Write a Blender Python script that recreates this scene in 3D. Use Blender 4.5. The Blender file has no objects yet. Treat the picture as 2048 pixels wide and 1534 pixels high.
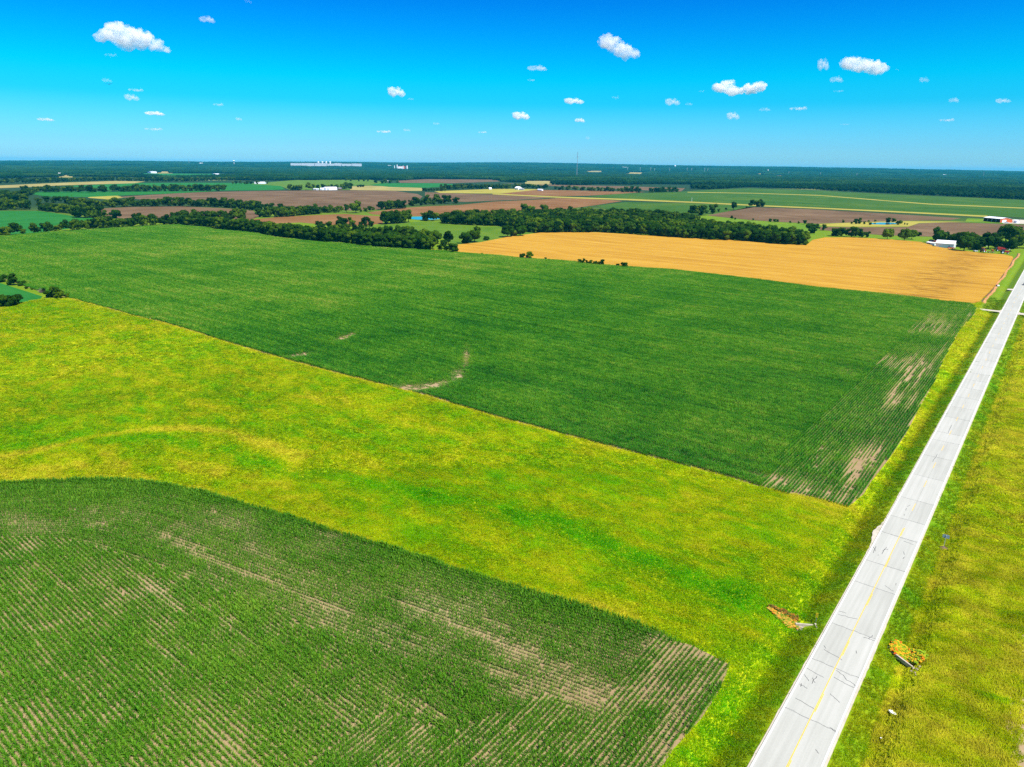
import bpy, bmesh, math, random
import numpy as np
from mathutils import Vector, Matrix
R = math.radians
random.seed(7); RNG = np.random.default_rng(11)
S = bpy.context.scene
COL = S.collection

# ------------------------------------------------------------------ camera
FPX = 1365.0; CAM_H = 75.0                     # focal length in px of a 2048 px wide frame; drone height
L0, L1 = 322.0, 344.0
ROLL = math.atan((L1 - L0) / 2048)
PITCH = math.atan((767 - (L0 + L1) / 2) * math.cos(ROLL) / FPX)
FW = np.array([0, math.cos(PITCH), -math.sin(PITCH)])
r0 = np.array([1., 0, 0]); u0 = np.array([0, math.sin(PITCH), math.cos(PITCH)])
RT = math.cos(ROLL) * r0 + math.sin(ROLL) * u0
UP = -math.sin(ROLL) * r0 + math.cos(ROLL) * u0
cam = bpy.data.cameras.new('camera'); cam_o = bpy.data.objects.new('camera', cam); COL.objects.link(cam_o)
m = Matrix(((RT[0], UP[0], -FW[0], 0), (RT[1], UP[1], -FW[1], 0), (RT[2], UP[2], -FW[2], CAM_H), (0, 0, 0, 1)))
cam_o.matrix_world = m
cam.sensor_width = 36; cam.lens = FPX / 2048 * 36; cam.clip_start = 0.5; cam.clip_end = 200000
S.camera = cam_o

# ------------------------------------------------------------------ world, sun, exposure
SUN_EL, SUN_AZ = 58.0, 138.0                   # azimuth clockwise from +Y
W = bpy.data.worlds.new('World'); S.world = W; W.use_nodes = True
wn, wl = W.node_tree.nodes, W.node_tree.links; wn.clear()
def wnode(t, **k):
    n = wn.new(t)
    for a, b in k.items(): setattr(n, a, b)
    return n
sky = wnode('ShaderNodeTexSky', sky_type='NISHITA'); sky.sun_disc = False
sky.sun_elevation = R(SUN_EL); sky.sun_rotation = R(SUN_AZ); sky.altitude = 100
sky.air_density = 1.0; sky.dust_density = 0.6; sky.ozone_density = 2.0
tc = wnode('ShaderNodeTexCoord'); sx = wnode('ShaderNodeSeparateXYZ'); wl.new(tc.outputs['Generated'], sx.inputs[0])
cr = wnode('ShaderNodeValToRGB'); wl.new(sx.outputs['Z'], cr.inputs[0])
SKYTINT = [(0.0, (.78, 1.25, 1.75)), (0.010, (.46, .98, 1.5)), (0.028, (.31, .86, 1.42)), (0.08, (.03, .80, 1.2)), (0.111, (.0, .87, 1.19)), (0.17, (.0, .60, 1.22)), (0.2, (.0, .48, 1.19)), (0.3, (.0, .38, 1.0)), (1.0, (.1, .35, .8))]
while len(cr.color_ramp.elements) < len(SKYTINT): cr.color_ramp.elements.new(0.5)
for e, (p, c) in zip(cr.color_ramp.elements, SKYTINT): e.position = p; e.color = (*[v / 2 for v in c], 1)
mx = wnode('ShaderNodeMix', data_type='RGBA', blend_type='MULTIPLY'); mx.inputs[0].default_value = 1
wl.new(sky.outputs[0], mx.inputs[6]); wl.new(cr.outputs[0], mx.inputs[7])
bg = wnode('ShaderNodeBackground'); bg.inputs[1].default_value = 0.15
wo = wnode('ShaderNodeOutputWorld'); wl.new(mx.outputs[2], bg.inputs[0]); wl.new(bg.outputs[0], wo.inputs[0])
sun = bpy.data.lights.new('sun', 'SUN'); sun.energy = 4.6; sun.angle = R(0.53); sun.color = (1.0, .955, .88)
sun_o = bpy.data.objects.new('sun', sun); COL.objects.link(sun_o)
sd = Vector((math.sin(R(SUN_AZ)) * math.cos(R(SUN_EL)), math.cos(R(SUN_AZ)) * math.cos(R(SUN_EL)), math.sin(R(SUN_EL))))
sun_o.rotation_euler = sd.to_track_quat('Z', 'Y').to_euler(); sun_o.location = (0, 0, 300)
S.view_settings.view_transform = 'Standard'; S.view_settings.look = 'None'
S.view_settings.exposure = 0.9; S.view_settings.gamma = 1; S.view_settings.use_curve_mapping = False
S.render.engine = 'CYCLES'
S.cycles.volume_bounces = 16; S.cycles.max_bounces = 18; S.cycles.diffuse_bounces = 3; S.cycles.transparent_max_bounces = 8
S.cycles.use_denoising = False

# ------------------------------------------------------------------ place geometry
ROAD_AZ = R(38.2)
U2 = np.array([math.sin(ROAD_AZ), math.cos(ROAD_AZ)]); N2 = np.array([-math.cos(ROAD_AZ), math.sin(ROAD_AZ)])
ROAD_N = 14.75; RW = 3.85                      # road axis offset, half width
def st(s, t): return U2 * s + N2 * (t + ROAD_N)
def to_st(x, y): return x * U2[0] + y * U2[1], x * N2[0] + y * N2[1] - ROAD_N
DT = [-1e6, -13, -11, -8.6, -7.4, -5.0, -3.86, 3.86, 5.0, 7.8, 8.8, 11.2, 12.2, 1e6]
DZ = [0, 0, -.15, -1.7, -1.7, -.4, -.12, -.12, -.35, -1.35, -1.35, -.12, 0, 0]
def sstep(a, b, x):
    q = np.clip((x - a) / (b - a), 0, 1); return q * q * (3 - 2 * q)
def hills(x, y):
    r = np.hypot(x, y); az = np.degrees(np.arctan2(x, y))
    top = np.interp(az, [-60, -37, -21, 0, 20, 37, 60], [50, 62, 96, 135, 112, 56, 45])
    bump = 9 * np.sin(x / 1900 + 1.3) * np.sin(y / 2300) + 6 * np.sin(x / 800 + y / 1200)
    return sstep(6500, 16500, r) * (top + bump) * np.where(y > 0, 1, .6)
def H(x, y):
    x = np.asarray(x, float); y = np.asarray(y, float)
    s, t = to_st(x, y)
    return np.interp(t, DT, DZ) * (np.hypot(x, y) < 3000) + hills(x, y)
def P(px, py, z=0.0):
    v = FW * FPX + RT * (px - 1024) + UP * (767 - py)
    k = (z - CAM_H) / v[2] if v[2] < -1e-6 else 1e9
    p = v * k
    if k > 0 and math.hypot(p[0], p[1]) < 6500: return p[0], p[1]
    d = 6000.0; h = math.hypot(v[0], v[1])      # march along the ray to the far rising ground
    while d < 17000:
        q = v / h * d
        if CAM_H + q[2] <= hills(q[0], q[1]): break
        d += 40
    return q[0], q[1]
def proj(p):
    q = np.asarray(p, float) - np.array([0, 0, CAM_H]); w = q @ FW; w = np.where(w > 1, w, 1)
    ok = (q @ FW) > 1
    return np.where(ok, 1024 + FPX * (q @ RT) / w, -9e9), np.where(ok, 767 - FPX * (q @ UP) / w, -9e9)
def PP(l): return np.array([P(*q) for q in l])
def inpoly(x, y, poly):
    poly = np.asarray(poly); r = np.zeros(len(x), bool); j = len(poly) - 1
    for i in range(len(poly)):
        xi, yi = poly[i]; xj, yj = poly[j]
        if yi != yj:
            c = ((yi > y) != (yj > y)) & (x < (xj - xi) * (y - yi) / (yj - yi) + xi); r ^= c
        j = i
    return r
def plnoise(x, y, sc, seed=0):                 # smooth value noise, about 0..1
    x = x / sc + 1000.5; y = y / sc + 1000.5
    xi = np.floor(x).astype(np.int64); yi = np.floor(y).astype(np.int64); fx = x - xi; fy = y - yi
    fx = fx * fx * (3 - 2 * fx); fy = fy * fy * (3 - 2 * fy)
    def h(a, b):
        n = (a * 374761393 + b * 668265263 + seed * 1442695041) & 0xffffffff
        n = ((n ^ (n >> 13)) * 1274126177) & 0xffffffff
        return ((n ^ (n >> 16)) & 0xffff) / 65535.
    return (h(xi, yi) * (1 - fx) + h(xi + 1, yi) * fx) * (1 - fy) + (h(xi, yi + 1) * (1 - fx) + h(xi + 1, yi + 1) * fx) * fy
def fbm(x, y, sc, seed=0, o=3):
    a = 0; w = 0
    for i in range(o): a = a + plnoise(x, y, sc / 2 ** i, seed + i) / 2 ** i; w += 1 / 2 ** i
    return a / w
def distpoly(x, y, pl):                        # distance to polyline
    d = np.full(len(x), 1e9); pl = np.asarray(pl)
    for a, b in zip(pl[:-1], pl[1:]):
        v = b - a; k = np.clip(((x - a[0]) * v[0] + (y - a[1]) * v[1]) / (v @ v), 0, 1)
        d = np.minimum(d, np.hypot(x - a[0] - k * v[0], y - a[1] - k * v[1]))
    return d

# ------------------------------------------------------------------ object helpers
def tag(o, label=None, cat=None, group=None, kind=None):
    for k, v in (('label', label), ('category', cat), ('group', group), ('kind', kind)):
        if v: o[k] = v
    return o
def mesh(name, v, f, mats=()):
    me = bpy.data.meshes.new(name); me.from_pydata([tuple(map(float, q)) for q in v], [], f)
    for q in (mats if isinstance(mats, (list, tuple)) else [mats]): me.materials.append(q)
    me.update(); return me
def obj(name, me, parent=None, loc=None, rot=None, scl=None):
    o = bpy.data.objects.new(name, me); COL.objects.link(o)
    if parent: o.parent = parent
    if loc is not None: o.location = loc
    if rot is not None: o.rotation_euler = rot
    if scl is not None: o.scale = scl
    return o
class MB:
    def __init__(s): s.v = []; s.f = []; s.mi = []
    def add(s, v, f, mi=0):
        n = len(s.v); s.v += [tuple(map(float, q)) for q in v]; s.f += [[i + n for i in q] for q in f]; s.mi += [mi] * len(f)
    def box(s, x0, x1, y0, y1, z0, z1, mi=0):
        s.add([(x0, y0, z0), (x1, y0, z0), (x1, y1, z0), (x0, y1, z0), (x0, y0, z1), (x1, y0, z1), (x1, y1, z1), (x0, y1, z1)],
              [(0, 3, 2, 1), (4, 5, 6, 7), (0, 1, 5, 4), (1, 2, 6, 5), (2, 3, 7, 6), (3, 0, 4, 7)], mi)
    def tube(s, a, b, ra, rb, n=8, mi=0):
        a = Vector(a); b = Vector(b); d = (b - a).normalized(); q = d.to_track_quat('Z', 'Y'); v = []
        for p, r in ((a, ra), (b, rb)):
            for i in range(n):
                t = 2 * math.pi * i / n; v.append(p + q @ Vector((r * math.cos(t), r * math.sin(t), 0)))
        f = [(i, (i + 1) % n, n + (i + 1) % n, n + i) for i in range(n)] + [tuple(range(n - 1, -1, -1)), tuple(range(n, 2 * n))]
        s.add(v, f, mi)
    def ribbon(s, pts, w, z, mi=0):
        pts = np.asarray(pts, float); L = []
        for i in range(len(pts)):
            a = pts[max(i - 1, 0)]; b = pts[min(i + 1, len(pts) - 1)]; d = b - a; d = d / (np.hypot(*d) + 1e-9)
            ww = w[i] if hasattr(w, '__len__') else w
            L.append((pts[i] + np.array([-d[1], d[0]]) * ww / 2, pts[i] - np.array([-d[1], d[0]]) * ww / 2))
        v = []
        for a, b in L: v += [(a[0], a[1], z), (b[0], b[1], z)]
        s.add(v, [(2 * i, 2 * i + 1, 2 * i + 3, 2 * i + 2) for i in range(len(L) - 1)], mi)
    def mesh(s, name, mats, smooth=False):
        me = mesh(name, s.v, s.f, mats); me.polygons.foreach_set('material_index', s.mi)
        if smooth: me.polygons.foreach_set('use_smooth', [True] * len(s.f))
        return me

# ------------------------------------------------------------------ material helpers
class NT:
    def __init__(s, name, rough=0.9, spec=0.1):
        s.m = bpy.data.materials.new(name); s.m.use_nodes = True; s.t = s.m.node_tree; s.n = s.t.nodes; s.l = s.t.links
        s.n.clear(); s.o = s.n.new('ShaderNodeOutputMaterial'); s.b = s.n.new('ShaderNodeBsdfPrincipled')
        s.b.inputs['Roughness'].default_value = rough; s.b.inputs['Specular IOR Level'].default_value = spec
        s.l.new(s.b.outputs[0], s.o.inputs[0]); s._p = None
    def nd(s, t, ins=None, **k):
        n = s.n.new(t)
        for a, b in k.items(): setattr(n, a, b)
        for a, b in (ins or {}).items(): s.set(n.inputs[a], b)
        return n
    def set(s, i, v):
        if hasattr(v, 'links'): s.l.new(v, i)
        elif isinstance(v, (tuple, list)) and len(v) == 3 and i.type == 'RGBA': i.default_value = (*v, 1)
        else: i.default_value = v
    def pos(s):
        if s._p is None: s._p = s.nd('ShaderNodeNewGeometry').outputs['Position']
        return s._p
    def stv(s, fs=1., ft=1.):                     # road-aligned coordinates (s*fs, t*ft, 0)
        a = s.nd('ShaderNodeVectorMath', {0: s.pos(), 1: (float(U2[0]), float(U2[1]), 0)}, operation='DOT_PRODUCT').outputs['Value']
        b = s.nd('ShaderNodeVectorMath', {0: s.pos(), 1: (float(N2[0]), float(N2[1]), 0)}, operation='DOT_PRODUCT').outputs['Value']
        b = s.math('SUBTRACT', b, ROAD_N); s.S = a; s.T = b
        return s.nd('ShaderNodeCombineXYZ', {0: s.math('MULTIPLY', a, fs), 1: s.math('MULTIPLY', b, ft)}).outputs[0]
    def math(s, op, a, b=0., clamp=False): return s.nd('ShaderNodeMath', {0: a, 1: b}, operation=op, use_clamp=clamp).outputs[0]
    def noise(s, vec, sc, det=3., rough=.55, dist=0.):
        return s.nd('ShaderNodeTexNoise', {'Vector': vec, 'Scale': sc, 'Detail': det, 'Roughness': rough, 'Distortion': dist}).outputs['Fac']
    def ramp(s, f, stops):
        n = s.nd('ShaderNodeValToRGB', {0: f}); e = n.color_ramp.elements
        while len(e) < len(stops): e.new(.5)
        for q, (p, c) in zip(e, stops): q.position = p; q.color = (*c, 1) if isinstance(c, tuple) else (c, c, c, 1)
        return n.outputs[0]
    def mix(s, f, a, b, bt='MIX'): return s.nd('ShaderNodeMix', {0: f, 6: a, 7: b}, data_type='RGBA', blend_type=bt).outputs[2]
    def attr(s, name): return s.nd('ShaderNodeAttribute', attribute_name=name, attribute_type='INSTANCER').outputs['Fac']
    def bump(s, h, strength, dist=.1): s.set(s.b.inputs['Normal'], s.nd('ShaderNodeBump', {'Height': h, 'Strength': strength, 'Distance': dist}).outputs[0])
    def col(s, c): s.set(s.b.inputs['Base Color'], c); return s
    def leaf(s, c, tr=.35):                       # add translucency for thin blades and leaves
        s.col(c); t = s.nd('ShaderNodeBsdfTranslucent', {0: c}); q = s.nd('ShaderNodeMixShader', {0: tr, 1: s.b.outputs[0], 2: t.outputs[0]})
        s.l.new(q.outputs[0], s.o.inputs[0]); return s
def plain(name, c, rough=.6, spec=.3, var=.12, sc=1.5, metal=0.):
    t = NT(name, rough, spec); n = t.noise(t.pos(), sc, 4.)
    f = t.ramp(n, [(.3, 1 - var), (.7, 1 + 0.0 * var)]); t.col(t.mix(1., c, f, 'MULTIPLY')); t.b.inputs['Metallic'].default_value = metal
    return t.m

# instancing for what nobody could count (crops, grass, far woods)
def instancer(name, pts, rot, scl, idx, protos, mat, label, cat, **att):
    n = len(pts); me = bpy.data.meshes.new(name); me.vertices.add(n); me.vertices.foreach_set('co', np.asarray(pts, np.float32).ravel())
    def A(nm, ty, arr, key='value'):
        a = me.attributes.new(nm, ty, 'POINT'); a.data.foreach_set(key, np.ascontiguousarray(arr).ravel())
    A('rot', 'FLOAT_VECTOR', np.asarray(rot, np.float32), 'vector'); A('scl', 'FLOAT_VECTOR', np.asarray(scl, np.float32), 'vector'); A('idx', 'INT', np.asarray(idx, np.int32))
    for k, v in att.items(): A(k, 'FLOAT', np.asarray(v, np.float32))
    me.materials.append(mat); o = obj(name, me); tag(o, label, cat, kind='stuff')
    c = bpy.data.collections.new(name + '_kinds')
    for i, q in enumerate(protos):
        q.materials.clear(); q.materials.append(mat); c.objects.link(bpy.data.objects.new('%s_kind_%02d' % (name, i), q))
    g = bpy.data.node_groups.new(name, 'GeometryNodeTree')
    g.interface.new_socket('Geometry', in_out='INPUT', socket_type='NodeSocketGeometry'); g.interface.new_socket('Geometry', in_out='OUTPUT', socket_type='NodeSocketGeometry')
    N = g.nodes; L = g.links; gi = N.new('NodeGroupInput'); go = N.new('NodeGroupOutput'); ip = N.new('GeometryNodeInstanceOnPoints')
    ci = N.new('GeometryNodeCollectionInfo'); ci.inputs[0].default_value = c; ci.inputs[1].default_value = True; ci.inputs[2].default_value = True
    def NA(nm, ty):
        a = N.new('GeometryNodeInputNamedAttribute'); a.data_type = ty; a.inputs[0].default_value = nm; return a.outputs[0]
    L.new(gi.outputs[0], ip.inputs['Points']); L.new(ci.outputs[0], ip.inputs['Instance']); ip.inputs['Pick Instance'].default_value = True
    L.new(NA('idx', 'INT'), ip.inputs['Instance Index']); L.new(NA('rot', 'FLOAT_VECTOR'), ip.inputs['Rotation']); L.new(NA('scl', 'FLOAT_VECTOR'), ip.inputs['Scale'])
    L.new(ip.outputs[0], go.inputs[0]); md = o.modifiers.new('scatter', 'NODES'); md.node_group = g
    return o
def seen(x, y, z=0., mx=160, my=160):
    a, b = proj(np.stack([x, y, np.full(len(x), float(z)) if np.ndim(z) == 0 else z], 1))
    return (a > -mx) & (a < 2048 + mx) & (b < 1534 + my) & (b > 250)
# ------------------------------------------------------------------ ground materials
def grass_color(t, use_attr=False):
    v = t.stv(1.0, .5); n1 = t.noise(v, .035, 4., .6, .8); n2 = t.noise(v, .22, 4., .65, .5); n3 = t.noise(t.pos(), 2.2, 3., .7)
    a = t.math('ADD', t.math('MULTIPLY', n1, .58), t.math('ADD', t.math('MULTIPLY', n2, .70), t.math('MULTIPLY', n3, .22)))
    a = t.math('SUBTRACT', a, .17)
    if use_attr: a = t.math('ADD', a, t.attr('tint'))
    # mown strips beside the road are greener
    ab = t.math('ABSOLUTE', t.T); mow = t.ramp(t.math('MULTIPLY', ab, .05), [(.33, 1.), (.38, 0.)])
    if not use_attr: a = t.math('SUBTRACT', a, t.math('MULTIPLY', mow, .10)); mowk = mow
    if use_attr: t.lum = t.attr('lum')
    return t.ramp(a, [(.12, (.055, .32, .001)), (.28, (.13, .50, .001)), (.50, (.29, .50, .002)), (.66, (.48, .56, .004)), (.84, (.66, .61, .03))]), a
def m_ground():
    t = NT('grassland'); c, a = grass_color(t)
    r = t.nd('ShaderNodeVectorMath', {0: t.pos()}, operation='LENGTH').outputs['Value']
    far = t.ramp(t.math('DIVIDE', r, 10000.), [(.105, 0.), (.15, 1.)])
    n = t.noise(t.pos(), .0011, 3., .55); woods = t.ramp(n, [(.60, (.018, .045, .012)), (.66, (.10, .15, .03)), (.72, (.26, .25, .10))])
    c = t.mix(1., c, (.80, .74, .8), 'MULTIPLY'); ab = t.math('ABSOLUTE', t.T); c = t.mix(t.ramp(t.math('MULTIPLY', ab, .05), [(.34, .55), (.39, 0.)]), c, (.06, .12, .003)); fr = t.ramp(t.math('DIVIDE', r, 1000.), [(.36, 0.), (.5, .85)]); c = t.mix(fr, c, (.085, .16, .004)); t.col(t.mix(far, c, woods)); t.bump(t.noise(t.pos(), 1.6, 4., .7), .5, .5); return t.m
def m_soil(name, c1, c2, c3=None, line=.0, rs=.012, ang=0):
    t = NT(name, .95, .05); v = t.stv(1., 1.); n = t.noise(v, rs, 5., .6, .4); n2 = t.noise(t.pos(), .35, 4., .7)
    st2 = t.noise(t.nd('ShaderNodeCombineXYZ', {0: t.math('MULTIPLY', t.S, .55), 1: t.math('MULTIPLY', t.T, .012)}).outputs[0], 1., 3., .6)
    f = t.math('ADD', t.math('MULTIPLY', n, .6), t.math('ADD', t.math('MULTIPLY', n2, .2), t.math('MULTIPLY', st2, .2)))
    t.col(t.ramp(f, [(.36, c1), (.52, c2), (.66, c3 or c2)])); t.bump(st2, .3, .3); return t.m
def m_crop(name, c1, c2, c3, sc=.02, streak=.35):
    t = NT(name, .8, .1); t.stv()
    v = t.nd('ShaderNodeCombineXYZ', {0: t.math('MULTIPLY', t.S, .5), 1: t.math('MULTIPLY', t.T, .02)}).outputs[0]
    s1 = t.noise(v, 1., 4., .6); n = t.noise(t.pos(), sc, 5., .6, .6); n3 = t.noise(t.pos(), .8, 4., .75)
    f = t.math('ADD', t.math('MULTIPLY', n, .65 - streak / 2), t.math('ADD', t.math('MULTIPLY', s1, streak), t.math('MULTIPLY', n3, .35 - streak / 2)))
    t.col(t.ramp(f, [(.36, c1), (.5, c2), (.64, c3)])); t.bump(n3, .6, .6); return t.m
M = {}
M['ground'] = m_ground()
M['soil'] = m_soil('dry_soil', (.22, .150, .075), (.30, .215, .115), (.38, .29, .18))
M['brown'] = m_soil('ploughed_soil', (.085, .051, .024), (.135, .083, .042), (.19, .122, .065))
M['redbrown'] = m_soil('reddish_soil', (.14, .064, .020), (.19, .095, .034), (.24, .13, .055))
M['tan'] = m_soil('dry_grass', (.20, .17, .045), (.30, .25, .08), (.36, .30, .10))
M['gold'] = m_soil('yellow_grass', (.22, .21, .03), (.31, .27, .045), (.34, .29, .06))
M['teal'] = m_crop('young_soybeans', (.010, .105, .010), (.018, .135, .015), (.035, .16, .020))
M['green2'] = m_crop('green_crop', (.018, .070, .001), (.038, .098, .003), (.09, .14, .006), .008, .45)
M['meadow'] = m_crop('meadow_grass', (.045, .12, .004), (.08, .155, .006), (.13, .19, .012))
M['bright'] = m_crop('bright_grass', (.06, .15, .003), (.10, .19, .004), (.19, .23, .008))
def m_wheat():
    t = NT('ripe_wheat', .85, .1); t.stv()
    v = t.nd('ShaderNodeCombineXYZ', {0: t.math('MULTIPLY', t.S, .16), 1: t.math('MULTIPLY', t.T, .006)}).outputs[0]
    s1 = t.noise(v, 1., 5., .55, .6); n3 = t.noise(t.pos(), 1.2, 5., .75)
    c = t.ramp(t.math('ADD', t.math('MULTIPLY', s1, .42), t.math('ADD', t.math('MULTIPLY', t.noise(t.stv(.09, .02), 1., 5., .65, 1.), .35), t.math('MULTIPLY', n3, .23))), [(.34, (.26, .130, .010)), (.45, (.37, .190, .016)), (.55, (.43, .240, .024)), (.66, (.52, .33, .055))])
    # lodged, darker strokes near the road end of the field
    w = t.nd('ShaderNodeCombineXYZ', {0: t.math('MULTIPLY', t.S, .35), 1: t.math('MULTIPLY', t.T, .06)}).outputs[0]
    l1 = t.ramp(t.noise(w, .7, 4., .7, 1.4), [(.48, 0.), (.56, 1.)])
    band = t.ramp(t.math('ADD', t.math('MULTIPLY', t.T, .005), t.math('MULTIPLY', t.noise(t.pos(), .02, 2.), .15)), [(.20, 0.), (.27, 1.), (.36, 1.), (.46, .0)])
    k = t.math('MULTIPLY', t.math('MULTIPLY', l1, band), .75)
    c = t.mix(k, c, (.17, .075, .006)); t.col(c); t.bump(t.math('ADD', s1, n3), .5, .6); return t.m
M['wheat'] = m_wheat()
M['gravel'] = plain('white_gravel', (.50, .45, .36), .95, .05, .25, .8)
M['concrete'] = None
def m_concrete():
    t = NT('road_concrete', .8, .2); t.stv()
    v = t.nd('ShaderNodeCombineXYZ', {0: t.math('MULTIPLY', t.S, .03), 1: t.math('MULTIPLY', t.T, 1.1)}).outputs[0]
    n = t.noise(v, 1.2, 4., .6, .3); n2 = t.noise(t.pos(), 3., 5., .7); n3 = t.noise(t.pos(), .12, 2.)
    rnd = t.nd('ShaderNodeObjectInfo').outputs['Random']
    f = t.math('ADD', t.math('MULTIPLY', n, .5), t.math('ADD', t.math('MULTIPLY', n2, .25), t.math('ADD', t.math('MULTIPLY', n3, .15), t.math('MULTIPLY', rnd, .12))))
    t.col(t.ramp(f, [(.36, (.32, .32, .275)), (.52, (.375, .375, .325)), (.68, (.43, .425, .375))])); t.bump(n2, .15, .02); return t.m
M['concrete'] = m_concrete()
M['tar'] = plain('crack_sealant', (.04, .04, .045), .6, .3, .3, 3.)
M['joint'] = plain('joint_filler', (.13, .13, .13), .8, .1, .5, 2.)
M['white'] = plain('white_road_paint', (.80, .80, .78), .7, .2, .10, 4.)
M['yellow'] = plain('yellow_road_paint', (.80, .50, .06), .7, .2, .35, 2.5)
M['oldconc'] = plain('weathered_concrete', (.52, .45, .35), .9, .1, .35, 2.)
M['clay'] = m_soil('clay_ditch', (.30, .13, .05), (.45, .22, .09), (.55, .32, .15), rs=.2)

# ------------------------------------------------------------------ ground sheet
def ax(spec):
    a = []
    for lo, hi, st_ in spec: a += list(np.arange(lo, hi, st_))
    return np.array(a + [spec[-1][1]])
GS = ax([(-22000, -2000, 1500), (-2000, 0, 250), (0, 1000, 50), (1000, 3000, 250), (3000, 22000, 420)])
GT = ax([(-22000, -1000, 600), (-1000, -50, 95), (-50, -14, 6)]); GT = np.concatenate([GT[:-1], DT[1:-1], ax([(14, 50, 6), (50, 1000, 95), (1000, 22000, 450)])])
ss, tt = np.meshgrid(GS, GT, indexing='ij'); gx = U2[0] * ss + N2[0] * (tt + ROAD_N); gy = U2[1] * ss + N2[1] * (tt + ROAD_N)
gz = H(gx, gy); k = len(GT)
v = np.stack([gx.ravel(), gy.ravel(), gz.ravel()], 1)
f = [(i * k + j, i * k + k + j, i * k + k + j + 1, i * k + j + 1) for i in range(len(GS) - 1) for j in range(k - 1)]
g = obj('ground', mesh('ground', v, f, M['ground'])); tag(g, 'grassy farmland ground reaching the horizon', kind='structure')

# ------------------------------------------------------------------ field sheets
def sheet(name, poly, z, mat, label, world=False, skirt=True):
    p = np.asarray(poly) if world else PP(poly)
    bm = bmesh.new(); vs = [bm.verts.new((x, y, z + float(hills(x, y)))) for x, y in p]; fc = bm.faces.new(vs)
    if fc.normal.z < 0: fc.normal_flip()
    if skirt:
        e = bmesh.ops.extrude_edge_only(bm, edges=list(bm.edges)); vv = [q for q in e['geom'] if isinstance(q, bmesh.types.BMVert)]
        for q in vv: q.co.z -= z + .3
    bmesh.ops.triangulate(bm, faces=list(bm.faces)); me = bpy.data.meshes.new(name); bm.to_mesh(me); bm.free(); me.materials.append(mat)
    o = obj(name, me); tag(o, label, kind='structure'); return o
BIG_LOW = [(143, 597), (222, 618), (290, 637), (318, 642), (400, 667), (478, 691), (537, 709), (598, 726), (700, 753), (850, 790), (1000, 835), (1200, 888), (1350, 926), (1450, 953), (1515, 972), (1580, 987), (1645, 1000), (1698, 1013)]
BIG_R = [(1727, 987), (1743, 961), (1779, 915), (1812, 866), (1841, 811), (1870, 762), (1887, 720), (1919, 661), (1949, 630), (1952, 617)]
BIG_TOP = [(1941, 608), (1875, 602), (1768, 589), (1634, 576), (1540, 563), (1422, 549), (1343, 540), (1264, 535), (1211, 531), (1153, 525), (1111, 521), (1040, 517), (1000, 512), (916, 506), (896, 503), (830, 499), (754, 494), (690, 487), (627, 481), (563, 475), (520, 466), (432, 457), (371, 452), (355, 450), (292, 453), (178, 460), (89, 466), (0, 473), (-160, 486)]
BIG = BIG_LOW + BIG_R + BIG_TOP + [(-160, 538), (0, 555), (70, 580)]
CB = [(-330, 1010), (-200, 990), (0, 969), (83, 964), (186, 961), (289, 965), (372, 978.5), (455, 999), (578, 1034), (700, 1073), (767, 1092), (916, 1140), (1039, 1178), (1215, 1230), (1325, 1266)]
NEAR = CB + [(1347, 1281), (1382, 1290), (1444, 1321), (1461, 1330), (1435, 1387), (1404, 1435), (1369, 1475), (1347, 1497), (1290, 1590), (1200, 1760), (-400, 1760)]
HEAD = [(1325, 1262), (1250, 1350), (1180, 1448), (1097, 1387), (905, 1470), (770, 1425), (622, 1527), (470, 1680), (1300, 1760), (1480, 1340), (1400, 1280)]
WHEAT = [(916, 504), (912, 491), (960, 486), (1020, 474), (1080, 466.5), (1180, 465), (1300, 472), (1450, 480), (1540, 486), (1612, 492), (1625, 481), (1650, 476), (1700, 476), (1770, 479), (1840, 485), (1880, 496), (1960, 507), (2005, 510), (2024, 514), (2026, 518), (2018, 533), (1998, 560), (1985, 578), (1958, 605)] + BIG_TOP[:18]
BIGW, NEARW, HEADW, WHEATW = PP(BIG), PP(NEAR), PP(HEAD), PP(WHEAT)
sheet('corn_field', BIG, .03, M['soil'], 'pale soil under the large green corn field')
sheet('corn_field', NEAR, .03, M['soil'], 'pale soil under the nearest corn rows')
sheet('wheat_field', WHEAT, .75, M['wheat'], 'ripe golden wheat field beyond the large corn field')
sheet('corn_field', [(-160, 552), (0, 566), (85, 593), (80, 598), (45, 605), (0, 612), (-160, 640)], .05, M['teal'], 'small corn field corner at the left edge')
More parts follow.
